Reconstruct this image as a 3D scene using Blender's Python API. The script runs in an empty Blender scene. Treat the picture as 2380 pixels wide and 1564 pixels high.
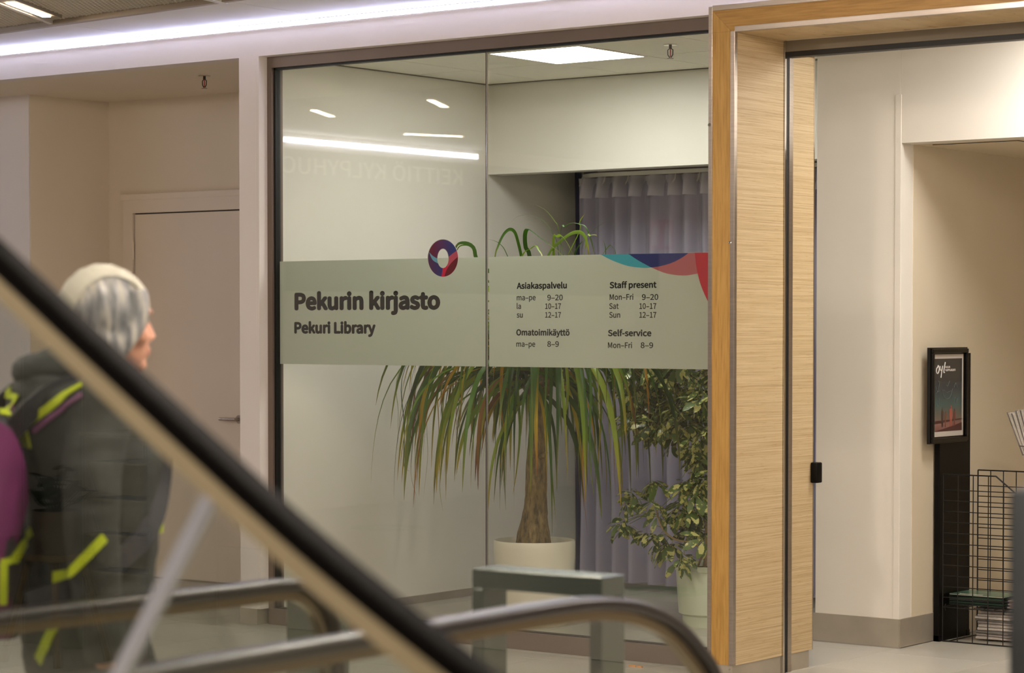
import bpy, bmesh, math, random
from mathutils import Vector, Matrix, noise
from math import pi, sin, cos, tan, radians, sqrt, atan2
random.seed(7)
S = bpy.context.scene
COL = S.collection

# ------------------------------------------------------------------ camera
FPX, TILT, HORIZON, EYE = 5620.0, 0.03, 757.0, 1.6
YAW = radians(37.2)
sy_, cy_ = sin(YAW), cos(YAW)
V0 = HORIZON + FPX * tan(TILT)
Fv = Vector((-sy_ * cos(TILT), cy_ * cos(TILT), -sin(TILT)))
Uv = Vector((-sy_ * sin(TILT), cy_ * sin(TILT), cos(TILT)))
Rv = Vector((cy_, sy_, 0))
CAM = Vector((0, 0, EYE))
cam = bpy.data.cameras.new('camera')
cam.sensor_width = 36.0
cam.lens = 36.0 * FPX / 2380
cam.shift_y = (V0 - 782.0) / 2380
cam.clip_start = 0.05
cam.clip_end = 100
cam.dof.use_dof = True
cam.dof.focus_distance = 12.1
cam.dof.aperture_fstop = 3.5
camo = bpy.data.objects.new('camera', cam)
COL.objects.link(camo)
camo.location = CAM
camo.rotation_euler = (pi / 2 - TILT, 0, YAW)
S.camera = camo

# ------------------------------------------------------------------ world + exposure
W = bpy.data.worlds.new('world')
S.world = W
W.use_nodes = True
W.node_tree.nodes['Background'].inputs[0].default_value = (0.5, 0.5, 0.6, 1)
W.node_tree.nodes['Background'].inputs[1].default_value = 0.02
S.view_settings.view_transform = 'Standard'
S.view_settings.look = 'None'
S.view_settings.exposure = 0.75
S.view_settings.gamma = 1.0
S.view_settings.use_curve_mapping = False
# light levels (W per m2 of the emitting faces), tuned here
L_STRIP = 48.0        # cool strip lights in the coves
L_FILL = 600.0        # added unseen warm spot rows that light the hall
L_PANEL = 14.5        # library ceiling panels
L_LOBBY = 19.0        # lobby downlight


def ray(u, v):
    return Fv + (u - 1190) / FPX * Rv + (V0 - v) / FPX * Uv


def PY(u, v, Y):
    r = ray(u, v)
    return CAM + r * (Y / r.y)


def PX(u, v, X):
    r = ray(u, v)
    return CAM + r * (X / r.x)


def PZ(u, v, Z):
    r = ray(u, v)
    return CAM + r * ((Z - EYE) / r.z)


def PD(u, v, D):
    return CAM + ray(u, v) * D


# ------------------------------------------------------------------ materials
MATS = {}


def sh(h):
    def c(x):
        x /= 255.0
        return x / 12.92 if x <= 0.04045 else ((x + 0.055) / 1.055) ** 2.4
    return (c(h[0]), c(h[1]), c(h[2]), 1)


def newmat(name):
    m = bpy.data.materials.new(name)
    m.use_nodes = True
    nt = m.node_tree
    nt.nodes.clear()
    out = nt.nodes.new('ShaderNodeOutputMaterial')
    MATS[name] = m
    return m, nt, out


def bsdf(nt, col, rough=0.5, metal=0.0, spec=0.5):
    b = nt.nodes.new('ShaderNodeBsdfPrincipled')
    b.inputs['Base Color'].default_value = col
    b.inputs['Roughness'].default_value = rough
    b.inputs['Metallic'].default_value = metal
    b.inputs['Specular IOR Level'].default_value = spec
    return b


def noise_node(nt, scale, detail=3, vec=None, stretch=(1, 1, 1), coord='Object', rough=0.55):
    tc = nt.nodes.new('ShaderNodeTexCoord')
    mp = nt.nodes.new('ShaderNodeMapping')
    mp.inputs['Scale'].default_value = stretch
    nt.links.new(tc.outputs[coord], mp.inputs[0])
    n = nt.nodes.new('ShaderNodeTexNoise')
    n.inputs['Scale'].default_value = scale
    n.inputs['Detail'].default_value = detail
    n.inputs['Roughness'].default_value = rough
    nt.links.new(mp.outputs[0], n.inputs['Vector'])
    return n


def ramp(nt, src, stops):
    r = nt.nodes.new('ShaderNodeValToRGB')
    el = r.color_ramp.elements
    while len(el) < len(stops):
        el.new(0.5)
    for e, (p, c) in zip(el, stops):
        e.position = p
        e.color = c
    nt.links.new(src, r.inputs[0])
    return r


def plain(name, rgb, rough=0.5, metal=0.0, var=0.06, nscale=6, bump=0.0, bscale=200, spec=0.5, stretch=(1, 1, 1)):
    m, nt, out = newmat(name)
    c = sh(rgb)
    b = bsdf(nt, c, rough, metal, spec)
    if var:
        n = noise_node(nt, nscale, stretch=stretch)
        lo = tuple(x * (1 - var) for x in c[:3]) + (1,)
        hi = tuple(min(1, x * (1 + var)) for x in c[:3]) + (1,)
        r = ramp(nt, n.outputs['Fac'], [(0.3, lo), (0.7, hi)])
        nt.links.new(r.outputs[0], b.inputs['Base Color'])
    if bump:
        n2 = noise_node(nt, bscale, 2)
        bp = nt.nodes.new('ShaderNodeBump')
        bp.inputs['Strength'].default_value = bump
        bp.inputs['Distance'].default_value = 0.002
        nt.links.new(n2.outputs['Fac'], bp.inputs['Height'])
        nt.links.new(bp.outputs[0], b.inputs['Normal'])
    nt.links.new(b.outputs[0], out.inputs[0])
    return m


def emit(name, rgb, strength):
    m, nt, out = newmat(name)
    e = nt.nodes.new('ShaderNodeEmission')
    e.inputs[0].default_value = rgb
    e.inputs[1].default_value = strength
    nt.links.new(e.outputs[0], out.inputs[0])
    return m


def glass(name, tint=(0.97, 0.98, 0.965), refl=1.0, ior=1.5):
    m, nt, out = newmat(name)
    t = nt.nodes.new('ShaderNodeBsdfTransparent')
    t.inputs[0].default_value = tint + (1,)
    g = nt.nodes.new('ShaderNodeBsdfGlossy')
    g.inputs['Roughness'].default_value = 0.0
    g.inputs[0].default_value = (refl, refl, refl, 1)
    fr = nt.nodes.new('ShaderNodeFresnel')
    ge = nt.nodes.new('ShaderNodeNewGeometry')
    mi = nt.nodes.new('ShaderNodeMapRange')     # same Fresnel on both faces of the thin sheet
    mi.inputs[3].default_value = ior
    mi.inputs[4].default_value = 1.0 / ior
    nt.links.new(ge.outputs['Backfacing'], mi.inputs[0])
    nt.links.new(mi.outputs[0], fr.inputs['IOR'])
    mx = nt.nodes.new('ShaderNodeMixShader')
    nt.links.new(fr.outputs[0], mx.inputs[0])
    nt.links.new(t.outputs[0], mx.inputs[1])
    nt.links.new(g.outputs[0], mx.inputs[2])
    nt.links.new(mx.outputs[0], out.inputs[0])
    return m


def sheer(name, rgb, trans, diff_mix=0.5, stripe=False):
    """thin cloth or film: diffuse + translucent + see-through share"""
    m, nt, out = newmat(name)
    d = nt.nodes.new('ShaderNodeBsdfDiffuse')
    t = nt.nodes.new('ShaderNodeBsdfTranslucent')
    for x in (d, t):
        x.inputs[0].default_value = sh(rgb)
    mx = nt.nodes.new('ShaderNodeMixShader')
    mx.inputs[0].default_value = diff_mix
    nt.links.new(d.outputs[0], mx.inputs[1])
    nt.links.new(t.outputs[0], mx.inputs[2])
    tr = nt.nodes.new('ShaderNodeBsdfTransparent')
    m2 = nt.nodes.new('ShaderNodeMixShader')
    m2.inputs[0].default_value = trans
    nt.links.new(mx.outputs[0], m2.inputs[1])
    nt.links.new(tr.outputs[0], m2.inputs[2])
    nt.links.new(m2.outputs[0], out.inputs[0])
    return m


def wood(name, c1, c2, c3, stretch, scale=3, rough=0.45, fleck=None):
    m, nt, out = newmat(name)
    n = noise_node(nt, scale, 6, stretch=stretch, rough=0.65)
    r = ramp(nt, n.outputs['Fac'], [(0.30, sh(c1)), (0.5, sh(c2)), (0.72, sh(c3))])
    b = bsdf(nt, sh(c2), rough)
    src = r.outputs[0]
    if fleck:
        n2 = noise_node(nt, scale * 2.3, 3, stretch=tuple(x * (2.2 if x < 20 else 1.0) for x in stretch))
        r2 = ramp(nt, n2.outputs['Fac'], [(0.62, (0, 0, 0, 1)), (0.72, (1, 1, 1, 1))])
        mx = nt.nodes.new('ShaderNodeMix')
        mx.data_type = 'RGBA'
        nt.links.new(r2.outputs[0], mx.inputs['Factor'])
        nt.links.new(src, mx.inputs['A'])
        mx.inputs['B'].default_value = sh(fleck)
        src = mx.outputs['Result']
    nt.links.new(src, b.inputs['Base Color'])
    nt.links.new(b.outputs[0], out.inputs[0])
    return m


M_wall = plain('white_paint', (222, 214, 208), 0.6, var=0.02, nscale=1.5, bump=0.15, bscale=350)
M_wall2 = plain('cream_paint', (226, 213, 192), 0.65, var=0.025, nscale=1.2, bump=0.2, bscale=350)
M_libwall = plain('library_paint', (228, 225, 214), 0.6, var=0.02, nscale=1.2, bump=0.15, bscale=350)
M_lobwall = plain('lobby_paint', (224, 217, 206), 0.55, var=0.02, nscale=1.2, bump=0.15, bscale=350)
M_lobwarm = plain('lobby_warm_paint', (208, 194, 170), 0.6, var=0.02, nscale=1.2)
M_white = plain('ceiling_white', (222, 218, 212), 0.6, var=0.02)
M_tilec = plain('ceiling_tile', (238, 236, 226), 0.8, var=0.03, nscale=30, bump=0.3, bscale=500)
M_tbar = plain('tee_bar', (84, 84, 72), 0.5, var=0)
M_dooru = plain('door_paint', (228, 214, 196), 0.5, var=0.02, nscale=2)
M_alu = plain('brown_aluminium', (118, 104, 94), 0.42, 0.35, var=0.04, nscale=5)
M_gask = plain('black_gasket', (8, 8, 8), 0.5, var=0)
M_steel = plain('brushed_steel', (178, 168, 158), 0.30, 0.95, var=0.08, nscale=3, stretch=(1, 1, 30))
M_skirt = plain('steel_skirting', (180, 171, 156), 0.4, 0.55, var=0.1, nscale=5)
M_chrome = plain('chrome', (205, 200, 195), 0.12, 1.0, var=0)
M_oak = wood('honey_oak', (150, 112, 52), (172, 132, 66), (186, 147, 80), (22, 6, 1.2), 4)
M_oakh = wood('honey_oak_rail', (140, 104, 50), (164, 124, 62), (178, 140, 76), (1.2, 6, 24), 4)
M_veneer = wood('pale_veneer', (164, 138, 100), (194, 170, 130), (210, 190, 154), (3, 1.2, 150), 1.6, 0.5, fleck=(150, 112, 66))
M_black = plain('black_wood', (9, 7, 6), 0.4, var=0.1, nscale=10, spec=0.15)
M_blackg = plain('black_lacquer', (12, 9, 7), 0.25, var=0.1, spec=0.3)
M_wire = plain('black_wire', (22, 20, 18), 0.4, 0.3, var=0)
M_rubber = plain('black_rubber', (13, 10, 9), 0.34, var=0.05, spec=0.5)
M_rubber2 = plain('matt_black_rubber', (4, 3, 2), 0.65, var=0.05, spec=0.04)
M_champ = plain('champagne_profile', (158, 146, 118), 0.45, 0.15, var=0.05)
M_champ2 = plain('dull_brass_profile', (122, 110, 86), 0.3, 0.6, var=0.05)
M_bollard = plain('grey_green_steel', (96, 104, 98), 0.25, 0.6, var=0.06, nscale=4)
M_post = plain('dark_grey_post', (58, 62, 66), 0.4, 0.3, var=0.05)
M_pot = plain('cream_pot', (222, 218, 200), 0.38, var=0.02, nscale=4)
M_pot2 = plain('pale_green_pot', (208, 216, 194), 0.3, var=0.02, nscale=4)
M_soil = plain('soil', (34, 24, 16), 0.95, var=0.4, nscale=60, bump=0.8, bscale=90)
M_bark = plain('grey_bark', (118, 102, 70), 0.85, var=0.6, nscale=55, bump=1.0, bscale=70, stretch=(1, 1, 0.35))
M_twig = plain('pale_twig', (160, 136, 92), 0.7, var=0.2, nscale=40)
M_petiole = plain('green_stalk', (124, 138, 60), 0.5, var=0.1)
M_paper = plain('newsprint', (198, 190, 182), 0.8, var=0.12, nscale=30, stretch=(1, 1, 6))
M_mesh = plain('ceiling_mesh_metal', (232, 224, 206), 0.45, 0.2, var=0.03)
M_dark = plain('ceiling_void', (22, 18, 14), 0.9, var=0.1)
M_pane = glass('shopfront_glass', (0.97, 0.975, 0.955))
M_bal = glass('balustrade_glass', (0.90, 0.92, 0.895))
M_edge = plain('polished_glass_edge', (176, 180, 194), 0.12, 0.25, var=0.05)
M_film = sheer('frosted_film', (216, 220, 210), 0.0, 0.62)
M_curtain = sheer('lavender_sheer', (196, 192, 212), 0.15, 0.35)
M_ctape = sheer('curtain_tape', (222, 218, 228), 0.06, 0.4)
M_navy = plain('navy_cloth', (28, 34, 66), 0.9, var=0.1)
M_print = plain('black_print', (8, 7, 6), 0.6, var=0)
M_night = plain('night_glass', (30, 30, 36), 0.08, 0.0, var=0.1, nscale=2)
E_strip = emit('cool_strip_light', (0.62, 0.65, 1.0, 1), L_STRIP)
E_spot_soft = emit('warm_led_soft', (1.0, 0.80, 0.60, 1), 26.0)
E_fill = emit('warm_led_fill', (1.0, 0.86, 0.73, 1), L_FILL)
E_panel = emit('panel_light', (1.0, 0.99, 0.97, 1), L_PANEL)
E_lobby = emit('lobby_light', (1.0, 0.975, 0.94, 1), L_LOBBY)

# floor: pale grey stone, long soft veins
M_floor, nt, out = newmat('stone_tile')
b = bsdf(nt, (1, 1, 1, 1), 0.28)
n = noise_node(nt, 1.1, 3, stretch=(0.6, 2.0, 1), rough=0.5)
r = ramp(nt, n.outputs['Fac'], [(0.25, sh((176, 171, 159))), (0.55, sh((187, 182, 170))), (0.8, sh((194, 190, 178)))])
oi = nt.nodes.new('ShaderNodeObjectInfo')
mr = nt.nodes.new('ShaderNodeMapRange')
mr.inputs[3].default_value = 0.95
mr.inputs[4].default_value = 1.04
nt.links.new(oi.outputs['Random'], mr.inputs[0])
hs = nt.nodes.new('ShaderNodeHueSaturation')
nt.links.new(mr.outputs[0], hs.inputs['Value'])
nt.links.new(r.outputs[0], hs.inputs['Color'])
nt.links.new(hs.outputs[0], b.inputs['Base Color'])
nt.links.new(b.outputs[0], out.inputs[0])


# ------------------------------------------------------------------ object helpers
def tag(o, label=None, cat=None, group=None, kind=None):
    if label:
        o['label'] = label
    if cat:
        o['category'] = cat
    if group:
        o['group'] = group
    if kind:
        o['kind'] = kind
    return o


def thing(name, loc=(0, 0, 0), rz=0.0, label=None, cat=None, group=None, kind=None):
    o = bpy.data.objects.new(name, None)
    o.empty_display_size = 0.1
    COL.objects.link(o)
    o.location = loc
    o.rotation_euler = (0, 0, rz)
    return tag(o, label, cat, group, kind)


class MB:
    """collects geometry in one mesh"""

    def __init__(self):
        self.bm = bmesh.new()

    def box(self, x0, x1, y0, y1, z0, z1, bev=0.0, rot=None, piv=None):
        r = bmesh.ops.create_cube(self.bm, size=1.0)
        vs = r['verts']
        cx, cy, cz = (x0 + x1) / 2, (y0 + y1) / 2, (z0 + z1) / 2
        for v in vs:
            v.co = Vector((cx + v.co.x * abs(x1 - x0), cy + v.co.y * abs(y1 - y0), cz + v.co.z * abs(z1 - z0)))
        if rot is not None:
            p = Vector(piv) if piv else Vector((cx, cy, cz))
            for v in vs:
                v.co = rot @ (v.co - p) + p
        if bev:
            es = list({e for v in vs for e in v.link_edges})
            bmesh.ops.bevel(self.bm, geom=es, offset=bev, segments=2, affect='EDGES', profile=0.5)
        return self

    def poly(self, pts):
        vs = [self.bm.verts.new(p) for p in pts]
        self.bm.faces.new(vs)
        return self

    def prism(self, pts, off):
        """planar outline pushed along off"""
        off = Vector(off)
        a = [self.bm.verts.new(p) for p in pts]
        c = [self.bm.verts.new(Vector(p) + off) for p in pts]
        self.bm.faces.new(a)
        self.bm.faces.new(list(reversed(c)))
        n = len(pts)
        for i in range(n):
            self.bm.faces.new((a[i], c[i], c[(i + 1) % n], a[(i + 1) % n]))
        return self

    def rings(self, rings, cap=True, closed=False):
        rv = [[self.bm.verts.new(p) for p in rg] for rg in rings]
        n = len(rv[0])
        for i in range(len(rv) - 1 + (1 if closed else 0)):
            a, c = rv[i], rv[(i + 1) % len(rv)]
            for j in range(n):
                self.bm.faces.new((a[j], a[(j + 1) % n], c[(j + 1) % n], c[j]))
        if cap and not closed:
            self.bm.faces.new(list(reversed(rv[0])))
            self.bm.faces.new(rv[-1])
        return self

    def tube(self, pts, rad, seg=10, cap=True):
        pts = [Vector(p) for p in pts]
        rads = rad if isinstance(rad, (list, tuple)) else [rad] * len(pts)
        rings = []
        up = None
        for i, p in enumerate(pts):
            d = (pts[min(i + 1, len(pts) - 1)] - pts[max(i - 1, 0)]).normalized()
            if up is None:
                up = Vector((0, 0, 1)) if abs(d.z) < 0.9 else Vector((1, 0, 0))
            s = d.cross(up).normalized()
            up = s.cross(d).normalized()
            rings.append([p + (s * cos(2 * pi * k / seg) + up * sin(2 * pi * k / seg)) * rads[i] for k in range(seg)])
        return self.rings(rings, cap)

    def sweep(self, pts, prof, side, cap=True):
        """sweep a 2D profile (a, b) along pts; a along the fixed side vector, b across"""
        side = Vector(side)
        pts = [Vector(p) for p in pts]
        rings = []
        for i, p in enumerate(pts):
            d = (pts[min(i + 1, len(pts) - 1)] - pts[max(i - 1, 0)]).normalized()
            nrm = side.cross(d).normalized()
            if nrm.z < 0 and False:
                nrm = -nrm
            rings.append([p + side * a + nrm * bb for a, bb in prof])
        return self.rings(rings, cap)

    def lathe(self, prof, c=(0, 0, 0), seg=40, cap=True):
        c = Vector(c)
        rings = [[c + Vector((r * cos(2 * pi * k / seg), r * sin(2 * pi * k / seg), z)) for k in range(seg)] for r, z in prof]
        return self.rings(rings, cap)

    def ell(self, c, r, seg=20, rgs=12, rot=None):
        c = Vector(c)
        ret = bmesh.ops.create_uvsphere(self.bm, u_segments=seg, v_segments=rgs, radius=1.0)
        for v in ret['verts']:
            p = Vector((v.co.x * r[0], v.co.y * r[1], v.co.z * r[2]))
            if rot is not None:
                p = rot @ p
            v.co = c + p
        return self

    def build(self, name, mat, parent=None, smooth=False, label=None, cat=None, group=None, kind=None, local=False, angle=40):
        bm = self.bm
        bmesh.ops.recalc_face_normals(bm, faces=bm.faces)
        if parent is not None and not local:
            off = parent_world(parent)
            for v in bm.verts:
                v.co -= off
        me = bpy.data.meshes.new(name)
        bm.to_mesh(me)
        bm.free()
        me.materials.append(mat)
        if smooth:
            for p in me.polygons:
                p.use_smooth = True
            try:
                me.set_sharp_from_angle(angle=radians(angle))
            except Exception:
                pass
        o = bpy.data.objects.new(name, me)
        COL.objects.link(o)
        if parent is not None:
            o.parent = parent
        return tag(o, label, cat, group, kind)


def parent_world(p):
    v = Vector((0, 0, 0))
    while p is not None:
        v = v + Vector(p.location)
        p = p.parent
    return v


def B(name, mat, x0, x1, y0, y1, z0, z1, parent=None, bev=0.0, **k):
    return MB().box(x0, x1, y0, y1, z0, z1, bev).build(name, mat, parent, **k)


def struct(name, mat, x0, x1, y0, y1, z0, z1, bev=0.0, parent=None):
    return MB().box(x0, x1, y0, y1, z0, z1, bev).build(name, mat, parent, kind=None if parent else 'structure')


def copy_tree(o, parent=None):
    c = o.copy()
    COL.objects.link(c)
    c.parent = parent
    for ch in list(o.children):
        copy_tree(ch, c)
    return c


def catmull(pts, n=6):
    pts = [Vector(p) for p in pts]
    P = [pts[0] * 2 - pts[1]] + pts + [pts[-1] * 2 - pts[-2]]
    out = []
    for i in range(1, len(P) - 2):
        for k in range(n):
            t = k / n
            a, b_, c, d = P[i - 1], P[i], P[i + 1], P[i + 2]
            out.append(0.5 * ((2 * b_) + (-a + c) * t + (2 * a - 5 * b_ + 4 * c - d) * t * t + (-a + 3 * b_ - 3 * c + d) * t ** 3))
    out.append(pts[-1])
    return out


# ================================================================== STRUCTURE
YW = 9.45      # face of the shop wall
YG = 9.55      # glass plane
ZC = 3.03      # head height of the openings
ZT = 3.20      # underside of the white ceiling band

# --- floor with single tiles
floor = MB().box(-15, 4, -8, 13.2, -0.16, -0.004).build('floor', M_floor, kind='structure')
tm = MB().box(0, 0.597, 0, 0.597, -0.012, 0.0, 0.0015)
t0 = None
k = 0
for j in range(0, 15):
    for i in range(0, 21):
        x, y = -15 + 0.6 * i + 0.3, 3.9 + 0.6 * j
        if x < -12.6 or x > -3.3:
            continue
        if k >= 298:
            continue
        if t0 is None:
            t0 = tm.build('tile', M_floor, floor, local=True)
            o = t0
        else:
            o = t0.copy()
            COL.objects.link(o)
            o.parent = floor
        o.location = (x, y, 0)
        k += 1

# --- shop wall: bulkhead over alcove and glazing, pillar
struct('wall_front', M_wall, -14.1, -0.9, YW, YW + 0.12, ZC, ZT + 0.6)
pil = struct('wall_pillar', M_wall, -9.005, -8.885, YW, 9.9, 0, ZC)
MB().box(-9.009, -8.881, YW - 0.004, 9.9, 0.0, 0.085).build('baseboard_front', M_skirt, kind='structure')
# alcove to the left
XA, YA = -11.46, 10.82
struct('wall_alcove_left', M_wall, -14.1, XA, 10.15, YA + 0.1, 0, ZC)
struct('wall_alcove_back', M_wall2, XA, -8.97, YA, YA + 0.12, 0, ZC)
struct('wall_alcove_side', M_wall2, XA, XA + 0.004, 10.16, YA, 0, ZC)
struct('ceiling_alcove', M_wall2, -14.1, -8.95, YW + 0.12, YA + 0.12, ZC, ZC + 0.1)
# shared wall alcove / library
struct('wall_library_left', M_libwall, -8.97, -8.85, 9.62, 12.5, 0, 3.10)
struct('wall_far_left', M_wall, -14.2, -14.1, -8, 10.2, 0, 3.8)
struct('wall_right', M_wall, 4, 4.1, -8, 9.6, 0, 3.8)
struct('wall_back', M_wall2, -14.2, 4.1, -8.1, -8, 0, 3.8)
struct('wall_front_right', M_wall, -3.38, 4.1, YW, YW + 0.12, 0, 3.8)

# --- alcove door
d1 = thing('door_1', (-11.2, YA, 0), kind='structure')
zl = 2.305
mb = MB()
mb.box(-11.30, -11.215, YA - 0.030, YA, 0, 2.40).box(-10.13, -10.05, YA - 0.030, YA, 0, 2.40)
mb.box(-11.32, -10.03, YA - 0.034, YA, 2.395, 2.435, 0.003)
mb.box(-11.215, -10.13, YA - 0.030, YA, zl + 0.008, 2.395)
mb.build('door_casing', M_dooru, d1)
B('door_leaf', M_dooru, -11.205, -10.14, YA - 0.018, YA - 0.001, 0.012, zl, d1, 0.002)
MB().box(-11.215, -11.205, YA - 0.004, YA, 0.0, zl + 0.008).box(-11.215, -10.13, YA - 0.004, YA, zl, zl + 0.008).build('shadow_gap', M_gask, d1)
for z in (0.25, 1.15, 2.02):
    MB().tube([(-11.212, YA - 0.028, z), (-11.212, YA - 0.028, z + 0.11)], 0.008, 8).build('hinge', M_dooru, d1)
hx = PY(523, 974, YA - 0.05)
mb = MB()
mb.tube([(-10.30, YA - 0.018, hx.z), (-10.30, YA - 0.062, hx.z)], 0.010, 10)
mb.tube([(-10.29, YA - 0.062, hx.z), (-10.425, YA - 0.062, hx.z)], 0.0105, 10)
mb.lathe([(0.026, 0), (0.026, 0.006)], (0, 0, 0), 16)
for v in mb.bm.verts[-32:] if False else []:
    pass
hd = mb
mb.bm.verts.ensure_lookup_table()
for v in list(mb.bm.verts)[-32:]:
    v.co = Vector((-10.30 + v.co.x, YA - 0.018 - v.co.z, hx.z + v.co.y))
mb.build('door_handle', M_steel, d1, smooth=True)
MB().box(-11.2, -10.14, YA - 0.012, YA - 0.001, 0.0, 0.012).build('threshold', M_skirt, d1)

# --- library room shell
struct('wall_library_back', M_libwall, -8.85, -6.19, 11.42, 11.54, 2.50, 3.10)
struct('ceiling_recess', M_libwall, -8.85, -6.19, 11.54, 12.5, 2.56, 2.62)
struct('trim_recess', M_libwall, -8.85, -6.19, 11.535, 11.56, 2.50, 2.56)
struct('wall_window_back', M_libwall, -8.85, -6.19, 12.38, 12.5, 0, 0.55)
w2 = thing('window_2', (-7.5, 12.4, 0.55), kind='structure')
mb = MB()
mb.box(-8.85, -6.19, 12.36, 12.42, 0.55, 0.61).box(-8.85, -6.19, 12.36, 12.42, 2.50, 2.56)
for x in (-8.82, -7.55, -6.22):
    mb.box(x - 0.03, x + 0.03, 12.36, 12.42, 0.61, 2.50)
mb.build('window_frame', M_alu, w2)
B('pane', M_night, -8.85, -6.19, 12.43, 12.45, 0.55, 2.56, w2)
B('window_board', M_white, -8.50, -6.20, 12.22, 12.37, 0.53, 0.55, w2)
struct('baseboard_library', M_skirt, -8.852, -8.838, 9.64, 12.38, 0, 0.045)

# --- library suspended ceiling with separate tiles
cl = MB().box(-8.95, -3.30, 9.62, 11.54, 3.075, 3.15).build('ceiling_library', M_dark, kind='structure')
XL0, YL0 = -7.835, 10.10
tile_m = MB().box(0.005, 0.595, 0.005, 0.595, 0.0, 0.014, 0.002)
tc0 = None
for i in range(-2, 3):
    for j in range(-1, 3):
        x0, y0 = XL0 + 0.6 * i, YL0 + 0.625 * j - (0.0)
        if (i, j) in ((0, 0),):
            continue
        if tc0 is None:
            tc0 = tile_m.build('ceiling_tile', M_tilec, cl, local=True)
            o = tc0
        else:
            o = tc0.copy()
            COL.objects.link(o)
            o.parent = cl
        sx0, sx1 = max(x0, -8.848), min(x0 + 0.6, -6.0)
        sy0, sy1 = max(y0, 9.63), min(y0 + 0.625, 11.42)
        if sx1 - sx0 < 0.02 or sy1 - sy0 < 0.02:
            bpy.data.objects.remove(o) if o is not tc0 else None
            continue
        o.location = (sx0, sy0, 3.035)
        o.scale = ((sx1 - sx0) / 0.6, (sy1 - sy0) / 0.6, 1)
mb = MB()
for i in range(-2, 4):
    x0 = XL0 + 0.6 * i
    if -8.84 < x0 < -6.1:
        mb.box(x0 - 0.004, x0 + 0.004, 9.63, 11.42, 3.0385, 3.05)
for j in range(0, 3):
    y0 = YL0 + 0.625 * j
    mb.box(-8.85, -6.2, y0 - 0.004, y0 + 0.004, 3.0385, 3.05)
mb.build('tee_bars', M_tbar, cl)
MB().box(-8.85, -8.838, 9.63, 11.42, 3.030, 3.036).box(-8.85, -6.2, 11.408, 11.42, 3.030, 3.036).build('edge_trim', M_tbar, cl)
# light panels in that ceiling
pl = thing('ceiling_light_panel', (XL0 + 0.3, YL0 + 0.31, 3.03), label='square glowing light panel set in the library ceiling behind the glass', cat='ceiling light')
MB().box(XL0 + 0.012, XL0 + 0.588, YL0 + 0.012, YL0 + 0.625 - 0.012, 3.031, 3.045).build('diffuser', E_panel, pl)
mb = MB()
mb.box(XL0, XL0 + 0.6, YL0, YL0 + 0.012, 3.030, 3.05).box(XL0, XL0 + 0.6, YL0 + 0.613, YL0 + 0.625, 3.030, 3.05)
mb.box(XL0, XL0 + 0.012, YL0 + 0.012, YL0 + 0.613, 3.030, 3.05).box(XL0 + 0.588, XL0 + 0.6, YL0 + 0.012, YL0 + 0.613, 3.030, 3.05)
mb.build('frame', M_white, pl)

# --- wall between library and lobby (thick pier), lobby shell
XP0, XP1, YP = -6.175, -5.70, 10.68
struct('wall_pier', M_lobwall, XP0, XP1, YP, 12.7, 0, ZC + 0.05, 0.004)
struct('trim_1', M_lobwall, XP1 - 0.030, XP1 + 0.004, YP - 0.004, YP + 0.03, 0.12, 2.74, 0.002)
struct('wall_lobby_bulkhead', M_lobwall, XP1, -3.3, YP, YP + 0.12, 2.50, ZC + 0.05)
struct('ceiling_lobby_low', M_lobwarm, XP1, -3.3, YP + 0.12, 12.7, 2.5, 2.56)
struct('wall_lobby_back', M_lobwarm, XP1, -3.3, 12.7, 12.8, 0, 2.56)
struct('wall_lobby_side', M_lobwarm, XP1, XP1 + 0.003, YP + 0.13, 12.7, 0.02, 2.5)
struct('wall_lobby_right', M_lobwall, -3.42, -3.3, 9.62, 12.7, 0, ZC + 0.05)
MB().box(XP0 - 0.006, XP1 + 0.006, YP - 0.008, YP - 0.001, 0.004, 0.145).box(XP1 + 0.0005, XP1 + 0.010, YP - 0.001, 12.7, 0.004, 0.145).build('baseboard_pier', M_skirt, kind='structure')
MB().box(XP0 - 0.006, XP1 + 0.012, YP - 0.011, YP - 0.008, 0.0, 0.006).build('trim_2', M_chrome, kind='structure')
# slots in the low lobby ceiling
a = PZ(2150, 333, 2.499)
MB().box(-5.62, -5.16, 10.86, 10.866, 2.497, 2.5).box(-5.166, -5.16, 10.86, 11.35, 2.497, 2.5).box(-5.3, -4.6, 11.55, 11.556, 2.497, 2.5).build('access_hatch_gap', M_gask, None, kind='structure').name = 'trim_3'
struct('ceiling_lobby', M_white, -6.0, -3.42, 9.62, 10.68, 3.036, 3.07)
# lobby ceiling light
ll = thing('ceiling_light_panel', (-4.35, 10.05, 3.0), label='bright ceiling light in the entrance lobby beyond the wooden doorway', cat='ceiling light')
MB().box(-4.75, -3.95, 9.95, 10.45, 3.02, 3.034).build('diffuser', E_lobby, ll)
MB().box(-4.77, -3.93, 9.93, 10.47, 3.034, 3.06).build('housing', M_white, ll)

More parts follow.
